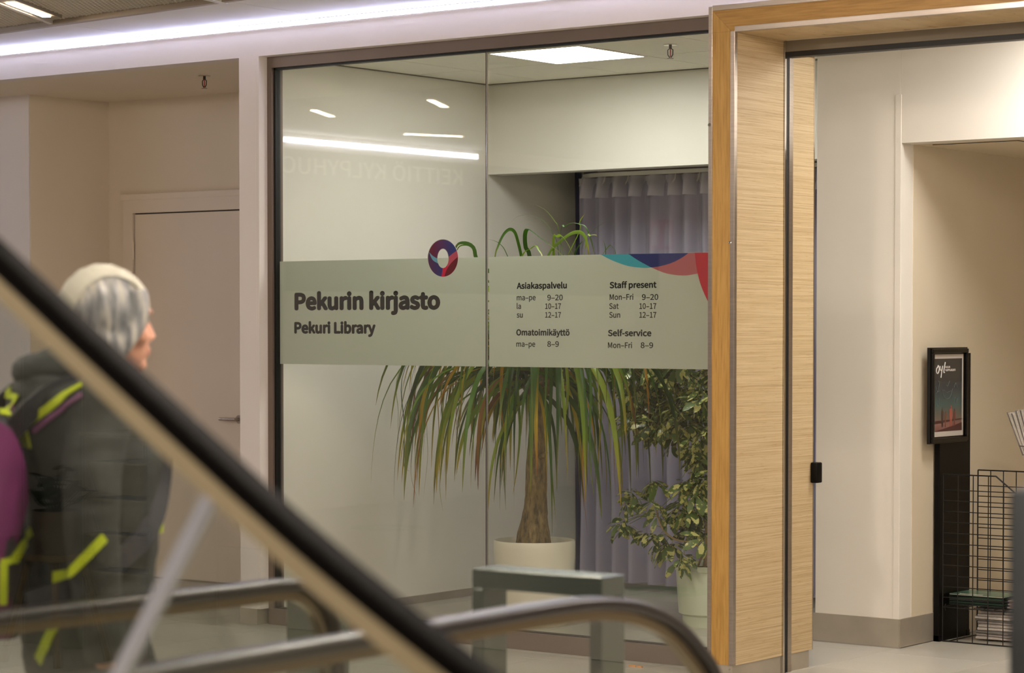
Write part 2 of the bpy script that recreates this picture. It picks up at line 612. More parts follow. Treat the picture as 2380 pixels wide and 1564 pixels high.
# ================================================================== SHOPFRONT WINDOW
w1 = thing('window_1', (-7.4, YG, 0), kind='structure')
XG0, XG1 = -8.862, -5.86
XJ = PY(1131.5, 700, YG).x
mb = MB()
mb.box(XG0, XG1, 9.515, 9.60, 2.972, ZC)
mb.box(XG0, XG0 + 0.034, 9.515, 9.60, 0.0, 2.972)
mb.build('frame_profile', M_alu, w1)
MB().box(XG0, XG1, 9.512, 9.60, 0.0, 0.086, 0.002).build('bottom_profile', M_alu, w1)
MB().box(XG0, XG1, 9.55, 9.62, ZC - 0.02, ZC + 0.05).build('head_packer', M_alu, w1)
mb = MB()
mb.box(XG0 + 0.034, XG1, 9.53, 9.57, 2.962, 2.972)
mb.box(XG0 + 0.034, XG0 + 0.046, 9.53, 9.57, 0.086, 2.972)
mb.box(XG0 + 0.034, XG1, 9.53, 9.57, 0.086, 0.091)
mb.build('gasket', M_gask, w1)
B('glass_pane', M_pane, XG0 + 0.046, XJ - 0.003, YG - 0.005, YG + 0.005, 0.091, 2.962, w1)
B('glass_pane', M_pane, XJ + 0.003, XG1, YG - 0.005, YG + 0.005, 0.091, 2.962, w1)
B('silicone_joint', M_gask, XJ - 0.003, XJ + 0.002, YG - 0.006, YG + 0.006, 0.091, 2.962, w1)
B('polished_edge', M_chrome, XJ + 0.002, XJ + 0.0035, YG - 0.007, YG + 0.006, 0.091, 2.962, w1)
struct('trim_reveal', M_wall, -8.885, XG0, 9.4505, 9.6, 0.085, ZC)


# ------------------------------------------------------------------ text
try:
    FONT = bpy.data.fonts.load(bpy.utils.system_resource('DATAFILES', path='fonts') + '/Noto Sans CJK Regular.woff2')
except Exception:
    FONT = None


def text_mesh(s, bold=0.0, space=1.0):
    cu = bpy.data.curves.new('t', 'FONT')
    cu.body = s
    cu.size = 1.0
    if FONT:
        cu.font = FONT
    cu.space_character = space
    cu.resolution_u = 4
    o = bpy.data.objects.new('t', cu)
    COL.objects.link(o)
    bpy.context.view_layer.update()
    dg = bpy.context.evaluated_depsgraph_get()
    me = bpy.data.meshes.new_from_object(o.evaluated_get(dg))
    bpy.data.objects.remove(o)
    bpy.data.curves.remove(cu)
    if bold:
        bm = bmesh.new()
        for k in range(9):
            n0 = len(bm.verts)
            bm.from_mesh(me)
            bm.verts.ensure_lookup_table()
            if k:
                a_ = 2 * pi * k / 8
                for v in bm.verts[n0:]:
                    v.co += Vector((bold * cos(a_), bold * sin(a_), 0.00002 * k))
        bm.to_mesh(me)
        bm.free()
    return me


_cap = {}


def cap_h(bold):
    if bold not in _cap:
        me = text_mesh('H', bold)
        ys = [v.co.y for v in me.vertices]
        _cap[bold] = (min(ys), max(ys))
        bpy.data.meshes.remove(me)
    return _cap[bold]


def place_text(s, origin, right, up, width, cap, mat, parent, bold=0.0, name='lettering', label=None, outdir=None, thick=0.0006, space=1.0):
    """letters as a thin raised mesh; origin = left end of baseline"""
    me = text_mesh(s, bold, space)
    c0, c1 = cap_h(bold)
    xs = [v.co.x for v in me.vertices]
    x0, x1 = min(xs), max(xs)
    sx, syy = width / (x1 - x0), cap / (c1 - c0)
    origin, right, up = Vector(origin), Vector(right), Vector(up)
    off = parent_world(parent) if parent else Vector((0, 0, 0))
    for v in me.vertices:
        v.co = origin + right * ((v.co.x - x0) * sx) + up * ((v.co.y - c0) * syy) + right.cross(up) * v.co.z - off
    me.name = name
    me.materials.clear()
    me.materials.append(mat)
    o = bpy.data.objects.new(name, me)
    COL.objects.link(o)
    o.parent = parent
    if label:
        o['label'] = label
    return o


YF = YG + 0.0070   # film is stuck to the inner face of the glass


def gtext(s, u0, u1, vb, capx, bold, parent, label, space=1.0):
    a = PY(u0, vb, YF - 0.0008)
    b_ = PY(u1, vb, YF - 0.0008)
    c = PY(u0, vb - capx, YF - 0.0008)
    return place_text(s, (a.x, a.y, (a.z + b_.z) / 2), (1, 0, 0), (0, 0, 1), b_.x - a.x, c.z - a.z, M_print, parent, bold, label=label, space=space)


ZB0, ZB1 = 1.396, 1.943
f1 = thing('window_sign', (-8.1, YF, ZB0), label='frosted band on the left glass pane reading Pekurin kirjasto and Pekuri Library', cat='sign')
B('frosted_film', M_film, XG0 + 0.05, XJ - 0.012, YF, YF + 0.002, ZB0, ZB1, f1)
gtext('Pekurin kirjasto', 684.4, 1023.3, 720.5, 41, 0.021, f1, 'large black lettering Pekurin kirjasto')
gtext('Pekuri Library', 684, 873, 775.5, 27, 0.021, f1, 'black lettering Pekuri Library')

f2 = thing('window_sign', (-6.7, YF, ZB0), label='frosted band on the right glass pane with opening hours and coloured arcs', cat='sign')
B('frosted_film', M_film, XJ + 0.009, XG1 - 0.01, YF, YF + 0.002, ZB0, ZB1, f2)
for (s, u0, u1, vb, cp, bd) in [
        ('Asiakaspalvelu', 1201, 1317.5, 671, 14.6, 0.014), ('ma–pe', 1201, 1245, 698, 13, 0.007), ('9–20', 1272, 1308, 698, 13, 0.007),
        ('la', 1201, 1211, 718, 13, 0.007), ('10–17', 1267, 1304, 718, 13, 0.007), ('su', 1201, 1215, 738.3, 13, 0.007), ('12–17', 1267, 1304, 738.3, 13, 0.007),
        ('Omatoimikäyttö', 1200, 1324, 780, 14.6, 0.014), ('ma–pe', 1200, 1244, 806, 13, 0.007), ('8–9', 1272, 1299, 806, 13, 0.007),
        ('Staff present', 1417, 1526, 669.5, 14.8, 0.014), ('Mon–Fri', 1417, 1472, 697, 13.3, 0.007), ('9–20', 1492, 1530, 697, 13.3, 0.007),
        ('Sat', 1416, 1438, 718, 13.3, 0.007), ('10–17', 1486, 1525.5, 718, 13.3, 0.007), ('Sun', 1416, 1441.5, 738.5, 13.3, 0.007), ('12–17', 1486, 1525.5, 738.5, 13.3, 0.007),
        ('Self-service', 1413, 1514, 781.5, 14.8, 0.014), ('Mon–Fri', 1413, 1469, 809, 13.3, 0.007), ('8–9', 1489, 1518, 809, 13.3, 0.007)]:
    gtext(s, u0, u1, vb, cp, bd, f2, 'lettering ' + s)


# coloured arcs on the right film (flat print)
def gp(x, y, dy=0.0006, sc=3.967, ox=1120, oy=540):
    return PY(ox + x / sc, oy + y / sc, YF - dy)


def flat(name, pts, rgb, parent, dy, label, mat=None):
    pp = [gp(x, y, dy) for x, y in pts]
    for p in pp:
        p.z = min(p.z, ZB1)
    rgb = tuple(min(255, int(c * 1.2)) for c in rgb)
    m = mat or plain('print_' + name + str(len(MATS)), rgb, 0.45, var=0)
    return MB().prism(pp, (0, 0.0004, 0)).build(name, m, parent, label=label)


def cm2(pts, n=5):
    return [(p.x, p.y) for p in catmull([(a, c, 0) for a, c in pts], n)]


c1 = cm2([(1090, 200), (1200, 258), (1350, 310), (1490, 327), (1560, 323)])
c1b = cm2([(1560, 323), (1640, 313), (1750, 281), (1840, 236), (1905, 190)])
c2 = cm2([(1345, 194), (1440, 258), (1560, 323)])
c2b = cm2([(1560, 323), (1700, 378), (1860, 398), (1988, 380)])
c3 = cm2([(1963, 187), (1972, 280), (1989, 380)])
c3b = cm2([(1989, 380), (2020, 490), (2080, 628), (2160, 760)])
flat('teal_arc', c1 + list(reversed(c2)) , (52, 132, 148), f2, 0.0006, 'teal printed arc')
flat('navy_arc', c2 + c1b[1:], (28, 38, 92), f2, 0.0006, 'navy printed arc')
flat('mauve_arc', list(reversed(c1b)) + c2b[1:] + list(reversed(c3))[1:], (140, 78, 82), f2, 0.0006, 'dusty pink printed arc')
flat('red_arc', c3 + c3b[1:] + [(2250, 860), (2250, 184)], (150, 26, 44), f2, 0.0006, 'crimson printed arc')

# letter O emblem
em = thing('emblem', (PY(1030, 600, YF).x, YF, PY(1030, 643, YF).z), label='multicoloured letter O logo sticker on the left glass pane', cat='logo')


def ep(x, y, dy):
    return PY(980 + x / 13.03, 540 + y / 13.03, YF - dy)


def arc(cx, cy, rx, ry, a0, a1, n=24):
    return [(cx + rx * cos(radians(a0 + (a1 - a0) * i / n)), cy + ry * sin(radians(a0 + (a1 - a0) * i / n))) for i in range(n + 1)]


OC = (645, 780, 452, 562)
IC = (645, 787, 172, 295)


def ang(cx, cy, rx, ry, x, y):
    return math.degrees(atan2((y - cy) / ry, (x - cx) / rx))


def eflat(name, pts, mat, dy, label):
    return MB().prism([ep(x, y, dy) for x, y in pts], (0, 0.0004, 0)).build(name, mat, em, label=label)


def grad_mat(name, c0, c1_, axis='X', lo=-0.1, hi=0.1):
    m, nt, out = newmat(name)
    tc = nt.nodes.new('ShaderNodeTexCoord')
    sp = nt.nodes.new('ShaderNodeSeparateXYZ')
    nt.links.new(tc.outputs['Object'], sp.inputs[0])
    mr = nt.nodes.new('ShaderNodeMapRange')
    mr.inputs[1].default_value = lo
    mr.inputs[2].default_value = hi
    nt.links.new(sp.outputs[axis], mr.inputs[0])
    r = ramp(nt, mr.outputs[0], [(0, sh(c0)), (1, sh(c1_))])
    b = bsdf(nt, (1, 1, 1, 1), 0.45)
    nt.links.new(r.outputs[0], b.inputs['Base Color'])
    nt.links.new(b.outputs[0], out.inputs[0])
    return m


M_em1 = grad_mat('emblem_plum_navy', (112, 22, 60), (46, 58, 134), 'X', -0.07, 0.06)
M_em2 = grad_mat('emblem_plum_navy_low', (86, 42, 90), (44, 56, 130), 'X', -0.08, 0.0)
# white cut edge, slightly larger ring
wo = arc(OC[0], OC[1], OC[2] + 16, OC[3] + 16, 0, 360, 72)[:-1]
wi = arc(IC[0], IC[1], IC[2] - 14, IC[3] - 14, 0, 360, 72)[:-1]
mb = MB()
for i in range(72):
    jn = (i + 1) % 72
    mb.prism([ep(*wo[i], 0.0004), ep(*wo[jn], 0.0004), ep(*wi[jn], 0.0004), ep(*wi[i], 0.0004)], (0, 0.0003, 0))
mb.build('white_edge', plain('white_print', (215, 218, 208), 0.5, var=0), em)
aL = ang(*OC, 222, 590)
aI1 = ang(*IC, 460, 790)
aI2 = ang(*IC, 482, 965)
aB = ang(*OC, 600, 1345)
aBi = ang(*IC, 640, 1090)
aM = ang(*OC, 690, 1345)
aR = ang(*OC, 1095, 740)
aP = ang(*OC, 1055, 560)
aPi = ang(*IC, 825, 740)


def A360(a):
    return a % 360


top_outer = arc(*OC, A360(aL), A360(aP), 40)
top_inner = arc(*IC, A360(aPi), 180 + (A360(aI1) - 180), 40)
b5 = cm2([top_outer[-1], (940, 640), top_inner[0]], 4)
b1 = cm2([top_inner[-1], (340, 715), top_outer[0]], 4)
eflat('upper_arc', top_outer + b5[1:-1] + top_inner + b1[1:-1], M_em1, 0.0009, 'plum to navy upper arc')
tin = arc(*IC, A360(aI1), A360(aI2), 6)
b2 = cm2([tin[-1], (330, 830), top_outer[0]], 5)
eflat('teal_wedge', list(reversed(b1)) + tin + b2[1:-1], plain('emblem_teal', (112, 176, 206), 0.45, var=0), 0.0009, 'pale teal wedge')
low_o = arc(*OC, A360(aL), A360(aB), 24)
low_i = arc(*IC, A360(aBi), A360(aI2), 10)
eflat('lower_arc', low_o + low_i + b2[1:-1], M_em2, 0.0009, 'purple to navy lower arc')
mar = cm2([arc(*OC, A360(aM), A360(aM), 1)[0], (735, 1180), (820, 1020), (960, 860), arc(*OC, A360(aR), A360(aR), 1)[0]], 5)
eflat('maroon_segment', arc(*OC, A360(aR) - 360, A360(aM), 20) + mar[1:-1], plain('emblem_maroon', (112, 6, 32), 0.45, var=0), 0.0009, 'dark maroon segment')
cr_mid = (790, 1060)
eflat('crimson_strip', arc(*OC, A360(aM), A360(aB), 4) + arc(*IC, A360(aBi), A360(ang(*IC, 770, 1000)), 5) + [cr_mid] + list(reversed(mar[1:7])), plain('emblem_crimson', (212, 12, 68), 0.45, var=0), 0.0009, 'crimson strip')
pk = arc(*IC, A360(ang(*IC, 770, 1000)), A360(aPi) - 360 if A360(aPi) > 180 else A360(aPi), 10)
eflat('pink_band', list(reversed(b5)) [0:1] + list(reversed(b5))[1:] + arc(*OC, A360(aP) - 360, A360(aR) - 360, 5)[1:] + [m for m in reversed(mar[7:-1])] + [cr_mid] + pk[:-1], plain('emblem_pink', (196, 80, 104), 0.45, var=0), 0.0009, 'rose pink band')

# ================================================================== PORTAL
po = thing('door_frame', (-5.8, 9.16, 0), label='tall oak doorway surround with steel edge strips beside the shop window', cat='door frame')
YP0 = 9.16
xo, xi = -5.852, -5.716       # outer / inner face of left post
zo, zi = 3.022, 2.905
XR = -3.42                    # right side of the opening
sk = 0.082
st = 0.020
# front face wood
B('front_board', M_oak, xo + st, xi - st, YP0 + 0.004, YP0 + 0.02, sk, zi, po)
MB().prism([(xo + st, YP0 + 0.004, zi + 0.0005), (xi - st, YP0 + 0.004, zi + 0.0005), (xo + st, YP0 + 0.004, zo - st)], (0, 0.016, 0)).build('front_board', M_oak, po)
MB().prism([(xi - st + 0.001, YP0 + 0.004, zi + 0.0005), (xo + st + 0.001, YP0 + 0.004, zo - st), (XR + 0.13, YP0 + 0.004, zo - st), (XR, YP0 + 0.004, zi + 0.0005 + 0.0)], (0, 0.016, 0)).build('head_board', M_oakh, po)
mb = MB()
mb.box(xo, xo + st, YP0, YP0 + 0.30, sk, zo, 0.001)
mb.build('steel_strip', M_steel, po)
B('steel_strip', M_steel, xi - st, xi + 0.002, YP0 - 0.001, YP0 + 0.022, sk, zi, po, 0.001)
B('steel_strip', M_steel, xo + st, XR + 0.15, YP0, YP0 + 0.30, zo - st, zo + 0.004, po, 0.001)
B('steel_strip', M_steel, xi + 0.001, XR, YP0 - 0.001, YP0 + 0.022, zi - 0.004, zi + 0.020, po, 0.001)
B('core', M_oak, xo + 0.021, xi - 0.012, YP0 + 0.02, 9.86, sk, zo - 0.022, po)
B('jamb_panel', M_veneer, xi - 0.012, xi, YP0 + 0.022, 9.585, sk, zi - 0.004, po)
B('jamb_panel', M_veneer, xi - 0.012, xi, 9.665, 9.86, sk, zi - 0.06, po)
B('panel_edge', M_chrome, xi - 0.012, xi + 0.002, 9.858, 9.864, sk, 2.85, po)
B('soffit_board', M_veneer, xi, XR, YP0 + 0.022, 9.585, zi - 0.004, zi + 0.01, po)
B('head_core', M_oakh, xi - 0.012, XR + 0.14, YP0 + 0.02, 9.62, zi + 0.01, zo - 0.022, po)
# right side of the surround (outside the frame of the photograph)
B('front_board', M_oak, XR, XR + 0.13, YP0 + 0.004, YP0 + 0.02, 0.0, zo - st, po)
B('jamb_panel', M_veneer, XR, XR + 0.012, YP0 + 0.022, 9.6, 0.0, zi, po)
# plinths
mb = MB()
mb.box(xo + 0.006, xi - 0.006, YP0 + 0.006, 9.585, 0, sk).box(xo + 0.02, xi - 0.006, 9.585, 9.84, 0, sk)
mb.build('plinth', M_skirt, po)
for sxp, syp in ((xi - 0.02, 0), ):
    mb = MB()
    mb.lathe([(0.004, 0), (0.004, 0.003)], (0, 0, 0), 10)
    for v in mb.bm.verts:
        v.co = Vector((-5.735 + v.co.x, YP0 + 0.004 - v.co.z, 0.065 + v.co.y))
    mb.build('screw', M_chrome, po)
# small lock barrels on the steel strips
for (u, v) in ((1697.5, 564), (1649.5, 290)):
    p = PY(u, v, YP0)
    mb = MB()
    mb.lathe([(0.0075, 0), (0.0075, 0.003), (0.003, 0.004)], (0, 0, 0), 14)
    for q in mb.bm.verts:
        q.co = Vector((p.x + q.co.x, YP0 - 0.0005 - q.co.z, p.z + q.co.y))
    mb.build('lock_barrel', M_chrome, po)

# sliding door track and header
sd = thing('door_2', (-5.7, 9.62, 0), kind='structure')
mb = MB()
mb.box(xi - 0.005, xi + 0.006, 9.587, 9.600, 0.0, 2.90)
mb.build('track_post', M_chrome, sd)
B('track_seal', M_gask, xi - 0.010, xi + 0.002, 9.602, 9.628, 0.0, 2.90, sd)
B('track_post', M_steel, xi - 0.008, xi + 0.004, 9.630, 9.664, 0.0, 2.86, sd)
B('door_header', plain('header_grey', (128, 120, 106), 0.45, 0.3, var=0.02), xi + 0.006, XR, 9.587, 9.66, 2.850, 2.901, sd)
B('header_seal', M_gask, xi + 0.006, XR, 9.59, 9.65, 2.826, 2.850, sd)
MB().box(-3.42 - 0.9, -3.44, 9.605, 9.615, 0.02, 2.826).build('glass_leaf', M_pane, sd)
struct('wall_lintel', M_lobwall, -5.70, -3.3, 9.575, 9.62, 2.9, ZT)
# handle block on the panel edge
ph = PY(1884, 1098, 9.85)
MB().box(xi + 0.0008, xi + 0.038, 9.835, 9.885, ph.z - 0.048, ph.z + 0.048, 0.006).build('door_lock', M_black, None, smooth=True, label='small black lock block on the edge of the wooden jamb', cat='lock')

# ================================================================== CEILING OF THE HALL
struct('ceiling_slab', M_dark, -14.2, 4.1, -8.1, YW, 3.72, 3.8)
ce = thing('ceiling_band', (-9, 9, ZT), kind='structure')
ce.name = 'ceiling_white'
# white panels next to the wall, each its own part
edge0 = Vector((-14.1, 9.37, 0))
edge1 = Vector((-3.9, 8.35, 0))
jx = [PZ(232, 68, ZT).x, PZ(628, 18.5, ZT).x]
pitch = jx[1] - jx[0]
xs = [jx[0] + pitch * i for i in range(-2, 5)]


def ey(x):
    t = (x - PZ(0, 78, ZT).x)
    return PZ(0, 78, ZT).y + t * (PZ(524, 5, ZT).y - PZ(0, 78, ZT).y) / (PZ(524, 5, ZT).x - PZ(0, 78, ZT).x)


for i in range(len(xs) - 1):
    a, b_ = max(xs[i], -14.1) + 0.003, xs[i + 1] - 0.003
    if b_ < -14.05:
        continue
    MB().prism([(a, ey(a), ZT), (b_, ey(b_), ZT), (b_, YW - 0.001, ZT), (a, YW - 0.001, ZT)], (0, 0, 0.02)).build('ceiling_panel', M_white, ce)
xe = xs[-1]
MB().prism([(-14.1, ey(-14.1) - 0.035, ZT - 0.004), (xe, ey(xe) - 0.035, ZT - 0.004), (xe, ey(xe), ZT - 0.004), (-14.1, ey(-14.1), ZT - 0.004)], (0, 0, 0.03)).build('edge_profile', plain('edge_beige', (150, 136, 118), 0.5, var=0.02), ce)
# plain metal ceiling over the rest of the hall
M_hallc = plain('hall_ceiling', (150, 140, 124), 0.7, var=0.05)
struct('ceiling_hall', M_hallc, -14.2, 4.1, -8.1, 6.2, 3.26, 3.3)
struct('ceiling_hall_right', M_hallc, xe - 0.3, 4.1, 6.2, 9.45, 3.24, 3.3)


# expanded metal mesh: real strands, one object
def mesh_panel(x0, x1, y0, y1, ang_, lx=0.095, ly=0.0125, z=3.222):
    me = bpy.data.meshes.new('expanded_mesh')
    V, Fc = [], []
    ca, sa = cos(ang_), sin(ang_)
    cx, cy = (x0 + x1) / 2, (y0 + y1) / 2
    R_ = max(x1 - x0, y1 - y0) * 0.75
    nx, ny = int(R_ / lx) + 1, int(R_ / ly) + 1
    w, h = 0.0032, 0.0036
    for i in range(-nx, nx):
        for j in range(-ny, ny):
            ox = i * lx + (lx / 2 if j % 2 else 0)
            oy = j * ly * 0.5 * 2 * 0.5 * 2
            for sgn in (1, -1):
                ax, ay = ox, oy
                bx, by = ox + lx / 2, oy + sgn * ly / 2 * 2
                by = oy + sgn * ly
                A = (cx + ax * ca - ay * sa, cy + ax * sa + ay * ca)
                Bq = (cx + bx * ca - by * sa, cy + bx * sa + by * ca)
                mx_, my_ = (A[0] + Bq[0]) / 2, (A[1] + Bq[1]) / 2
                if not (x0 < mx_ < x1 and y0 < my_ < min(y1, ey(mx_) - 0.04)):
                    continue
                dx, dy = Bq[0] - A[0], Bq[1] - A[1]
                L = sqrt(dx * dx + dy * dy)
                px, py = -dy / L * w, dx / L * w
                n0 = len(V)
                V += [(A[0], A[1] - 0.002, z), (Bq[0], Bq[1] - 0.002, z), (Bq[0], Bq[1] + 0.003, z + h), (A[0], A[1] + 0.003, z + h)]
                Fc.append((n0, n0 + 1, n0 + 2, n0 + 3))
    me.from_pydata(V, [], Fc)
    me.materials.append(M_mesh)
    o = bpy.data.objects.new('expanded_mesh', me)
    COL.objects.link(o)
    o.parent = ce
    o['kind'] = 'stuff'
    me.transform(Matrix.Translation(-parent_world(ce)))
    return o


bar_a, bar_b = PZ(0, 11, 3.205), PZ(121, 57, 3.205)
ba = atan2(bar_b.y - bar_a.y, bar_b.x - bar_a.x)
mesh_panel(-12.2, xe - 0.3, 6.2, 9.0, ba - 0.15)


def spot_bar(name_loc, ang_, label, nled=8, L=0.56, em_=None):
    """linear row of small warm spots in a steel carrier, hung in the ceiling"""
    t = thing('linear_spotlight', (name_loc[0], name_loc[1], 3.18), ang_, label=label, cat='ceiling light', group='linear spotlights in the mesh ceiling')
    MB().box(-L / 2 - 0.10, L / 2 + 0.10, -0.045, 0.045, 0.026, 0.075).build('carrier', M_hallc, t, local=True)
    mb = MB()
    for k in range(nled):
        x = -L / 2 + (k + 0.5) * L / nled
        mb.box(x - L / nled * 0.36, x + L / nled * 0.36, -0.024, 0.024, 0.018, 0.0255, 0.004)
    mb.build('led_row', em_ or E_spot_soft, t, local=True)
    return t


pa, pb = PZ(22, 7, 3.2), PZ(110, 40, 3.2)
spot_bar(((pa.x + pb.x) / 2, (pa.y + pb.y) / 2), atan2(pb.y - pa.y, pb.x - pa.x), 'glowing row of warm spots in the mesh ceiling at the top left corner')
dv = (bar_b - bar_a)
dv.normalize()
nv = Vector((-dv.y, dv.x, 0))
s0, s1 = bar_a - dv * 0.8, bar_b
MB().prism([s0 - nv * 0.012, s1 - nv * 0.012, s1 + nv * 0.012, s0 + nv * 0.012], (0, 0, 0.03)).build('carrier_rail', M_white, ce)
q0, q1 = PZ(430, -12, 3.195), PZ(521, 9, 3.195)
dv2 = (q1 - q0).normalized()
nv2 = Vector((-dv2.y, dv2.x, 0))
MB().prism([q0 - nv2 * 0.02, q1 - nv2 * 0.02, q1 + nv2 * 0.02, q0 + nv2 * 0.02], (0, 0, 0.03)).build('carrier_rail', M_white, ce)


def mirz(u, v, Z):
    p = PZ(u, v, Z)
    p.y = 2 * YG - p.y
    return p


for n_, (a, b_) in enumerate((((730, 257), (770, 271)), ((1000, 233), (1035, 250)), ((963, 313), (1052, 317)))):
    p, q = mirz(*a, 3.2), mirz(*b_, 3.2)
    spot_bar(((p.x + q.x) / 2, (p.y + q.y) / 2), atan2(q.y - p.y, q.x - p.x),
             ('warm ceiling spot row mirrored at the upper left of the window', 'warm ceiling spot row mirrored beside the pane joint, topmost reflection', 'warm ceiling spot row mirrored just above the long white reflection')[n_])
hall = [(-7.6, 4.6, 0.5), (-5.2, 6.6, 2.2), (-3.2, 4.4, 0.6), (-6.2, 2.0, 1.9), (-2.6, 7.4, 1.2), (-0.6, 5.6, 2.0), (-3.4, 0.2, 0.7), (0.4, 1.6, 1.8), (-7.0, -1.6, 1.1), (-5.4, -3.0, 1.2), (-2.0, -3.2, 0.4)]  # spot rows added out of view to brighten the hall
for x, y, a in hall:
    spot_bar((x, y), a, 'added unseen warm spot row lighting the hall', 8, 0.56, E_fill)

# cool strip along the wall head (cove), and the one on the far left wall
st1 = thing('strip_light', (-9, YW - 0.01, 3.17), label='long cool white strip light glowing along the top of the wall', cat='strip light')
B('diffuser', E_strip, -14.0, -3.0, YW - 0.012, YW - 0.001, 3.174, 3.194, st1)
B('joint_line', M_tbar, -14.0, -3.0, YW - 0.010, YW - 0.001, 3.1945, 3.1975, st1)
B('lower_lip', M_white, -14.0, -3.0, YW - 0.013, YW - 0.001, 3.168, 3.173, st1)
st2 = thing('strip_light', (-14.0, 3.5, 3.17), label='cool white strip light on the far left wall, mirrored long in the window', cat='strip light')
B('diffuser', emit('cool_strip_light_far', (0.80, 0.84, 1.0, 1), 30.0), -14.10, -14.085, 1.08, 8.6, 3.175, 3.212, st2)
# sign on the far left wall (mirrored in the window)


def mirx(u, v, X):
    p = PX(u, v, X)
    p.y = 2 * YG - p.y
    return p


M_sig = plain('sign_white', (250, 250, 250), 0.4, var=0)
k0, k1 = mirx(1075, 431, -14.08), mirx(640, 393, -14.08)
sg = thing('wall_sign', (-14.08, k0.y, k0.z), label='wall lettering KEITTIÖ KYLPYHUONE on the far left wall, faintly mirrored in the window', cat='sign')
B('sign_board', plain('sign_brown', (84, 76, 66), 0.6, var=0.03), -14.099, -14.085, -2.0, 8.8, 1.9, 3.12, sg)
place_text('KEITTIÖ KYLPYHUONE', (-14.083, k0.y, k0.z), (0, 1, 0), (0, 0, 1), (k1.y - k0.y) * 18 / 16.2, 0.14, M_sig, sg, 0.0)


# ================================================================== SPRINKLERS
def sprinkler(p, label, zc):
    t = thing('sprinkler', (p.x, p.y, zc - 0.075), label=label, cat='sprinkler', group='ceiling sprinklers')
    MB().lathe([(0.035, 0.070), (0.035, 0.0745)], (0, 0, 0), 20).build('escutcheon', M_chrome, t, local=True)
    mb = MB()
    mb.tube([(0, 0, 0.072), (0, 0, 0.052)], 0.008, 10)
    for s_ in (-1, 1):
        mb.tube([(0, 0, 0.056), (0.016 * s_, 0, 0.046), (0.015 * s_, 0, 0.022), (0.004 * s_, 0, 0.008)], 0.0028, 8)
    mb.build('frame', plain('sprinkler_metal' + str(len(MATS)), (60, 56, 48), 0.4, 0.7, var=0), t, local=True, smooth=True)
    MB().tube([(0, 0, 0.052), (0, 0, 0.010)], 0.003, 8).build('bulb', plain('red_bulb' + str(len(MATS)), (170, 30, 30), 0.3, var=0), t, local=True)
    MB().lathe([(0.016, 0.0), (0.018, 0.002), (0.016, 0.004)], (0, 0, 0), 16).build('deflector', M_steel, t, local=True)
    return t


sprinkler(PZ(1558, 103, 3.035), 'small sprinkler in the library ceiling right of the light panel', 3.035)
sprinkler(PZ(475, 176, 3.03), 'small sprinkler in the alcove ceiling above the plain door', 3.03)

# ================================================================== CURTAINS
cr = thing('curtain_rail', (-7.5, 12.1, 2.47), label='curved white curtain track under the library soffit', cat='curtain rail')
rp = catmull([PY(1356, 413, 12.12), PY(1375, 411, 12.06), PY(1420, 408, 12.04), PY(1520, 400, 12.04), PY(1640, 394, 12.04), (-6.2, 12.04, 2.515)], 5)
rp = [Vector((p.x, p.y, 2.515)) for p in rp]
MB().sweep(rp, [(-0.011, -0.012), (0.011, -0.012), (0.011, 0.012), (-0.011, 0.012)], (0, 1, 0)).build('track', M_white, cr)
MB().tube([(rp[0].x, rp[0].y, 2.50), (rp[0].x, rp[0].y, 2.562)], 0.012, 8).build('bracket', M_tbar, cr)


def curtain(x0, x1, y, z0, z1, wl, amp, seed):
    rnd = random.Random(seed)
    n = int((x1 - x0) / 0.008)
    path = []
    ph = 0
    for i in range(n + 1):
        x = x0 + (x1 - x0) * i / n
        ph += 2 * pi * 0.008 / (wl * (0.8 + 0.5 * noise.noise(Vector((x * 3, seed, 0)))))
        path.append((x, ph))
    rows = [z0 + (z1 - z0) * (j / 14) for j in range(15)]
    mb = MB()
    vs = []
    for z in rows:
        t = (z1 - z) / (z1 - z0)
        row = []
        for x, p in path:
            a = amp * (0.55 + 0.6 * t)
            yy = y + a * (sin(p) + 0.35 * sin(2 * p + 1)) + 0.02 * noise.noise(Vector((x * 5, z * 1.2, seed)))
            xx = x + 0.012 * cos(p) + 0.018 * t * noise.noise(Vector((x * 4, z, seed + 3)))
            row.append(mb.bm.verts.new((xx, yy, z)))
        vs.append(row)
    for j in range(len(vs) - 1):
        for i in range(n):
            mb.bm.faces.new((vs[j][i], vs[j][i + 1], vs[j + 1][i + 1], vs[j + 1][i]))
    return mb, path


cu = thing('curtain', (-7.5, 12.1, 0.05), label='pleated lavender grey sheer curtain hanging at the back of the library', cat='curtain')
mb, path = curtain(-8.66, -6.22, 12.06, 0.05, 2.498, 0.15, 0.048, 2)
mb.build('cloth', M_curtain, cu, smooth=True, angle=80)
mb, path = curtain(-8.66, -6.22, 12.054, 2.375, 2.50, 0.15, 0.048, 2)
mb.build('header_tape', M_ctape, cu, smooth=True, angle=80)
for k in range(14):
    x = -8.6 + 0.17 * k
    MB().tube([(x, 12.04, 2.505), (x, 12.03, 2.47), (x + 0.006, 12.0, 2.45)], [0.003, 0.006, 0.003], 6).build('hook', M_white, cu)
cu2 = thing('curtain', (-8.74, 12.2, 0.05), label='narrow navy blue curtain edge between the wall and the sheer curtain', cat='curtain')
mb, path = curtain(-8.79, -8.60, 12.20, 0.02, 2.562, 0.10, 0.025, 9)
mb.build('cloth', M_navy, cu2, smooth=True, angle=80)


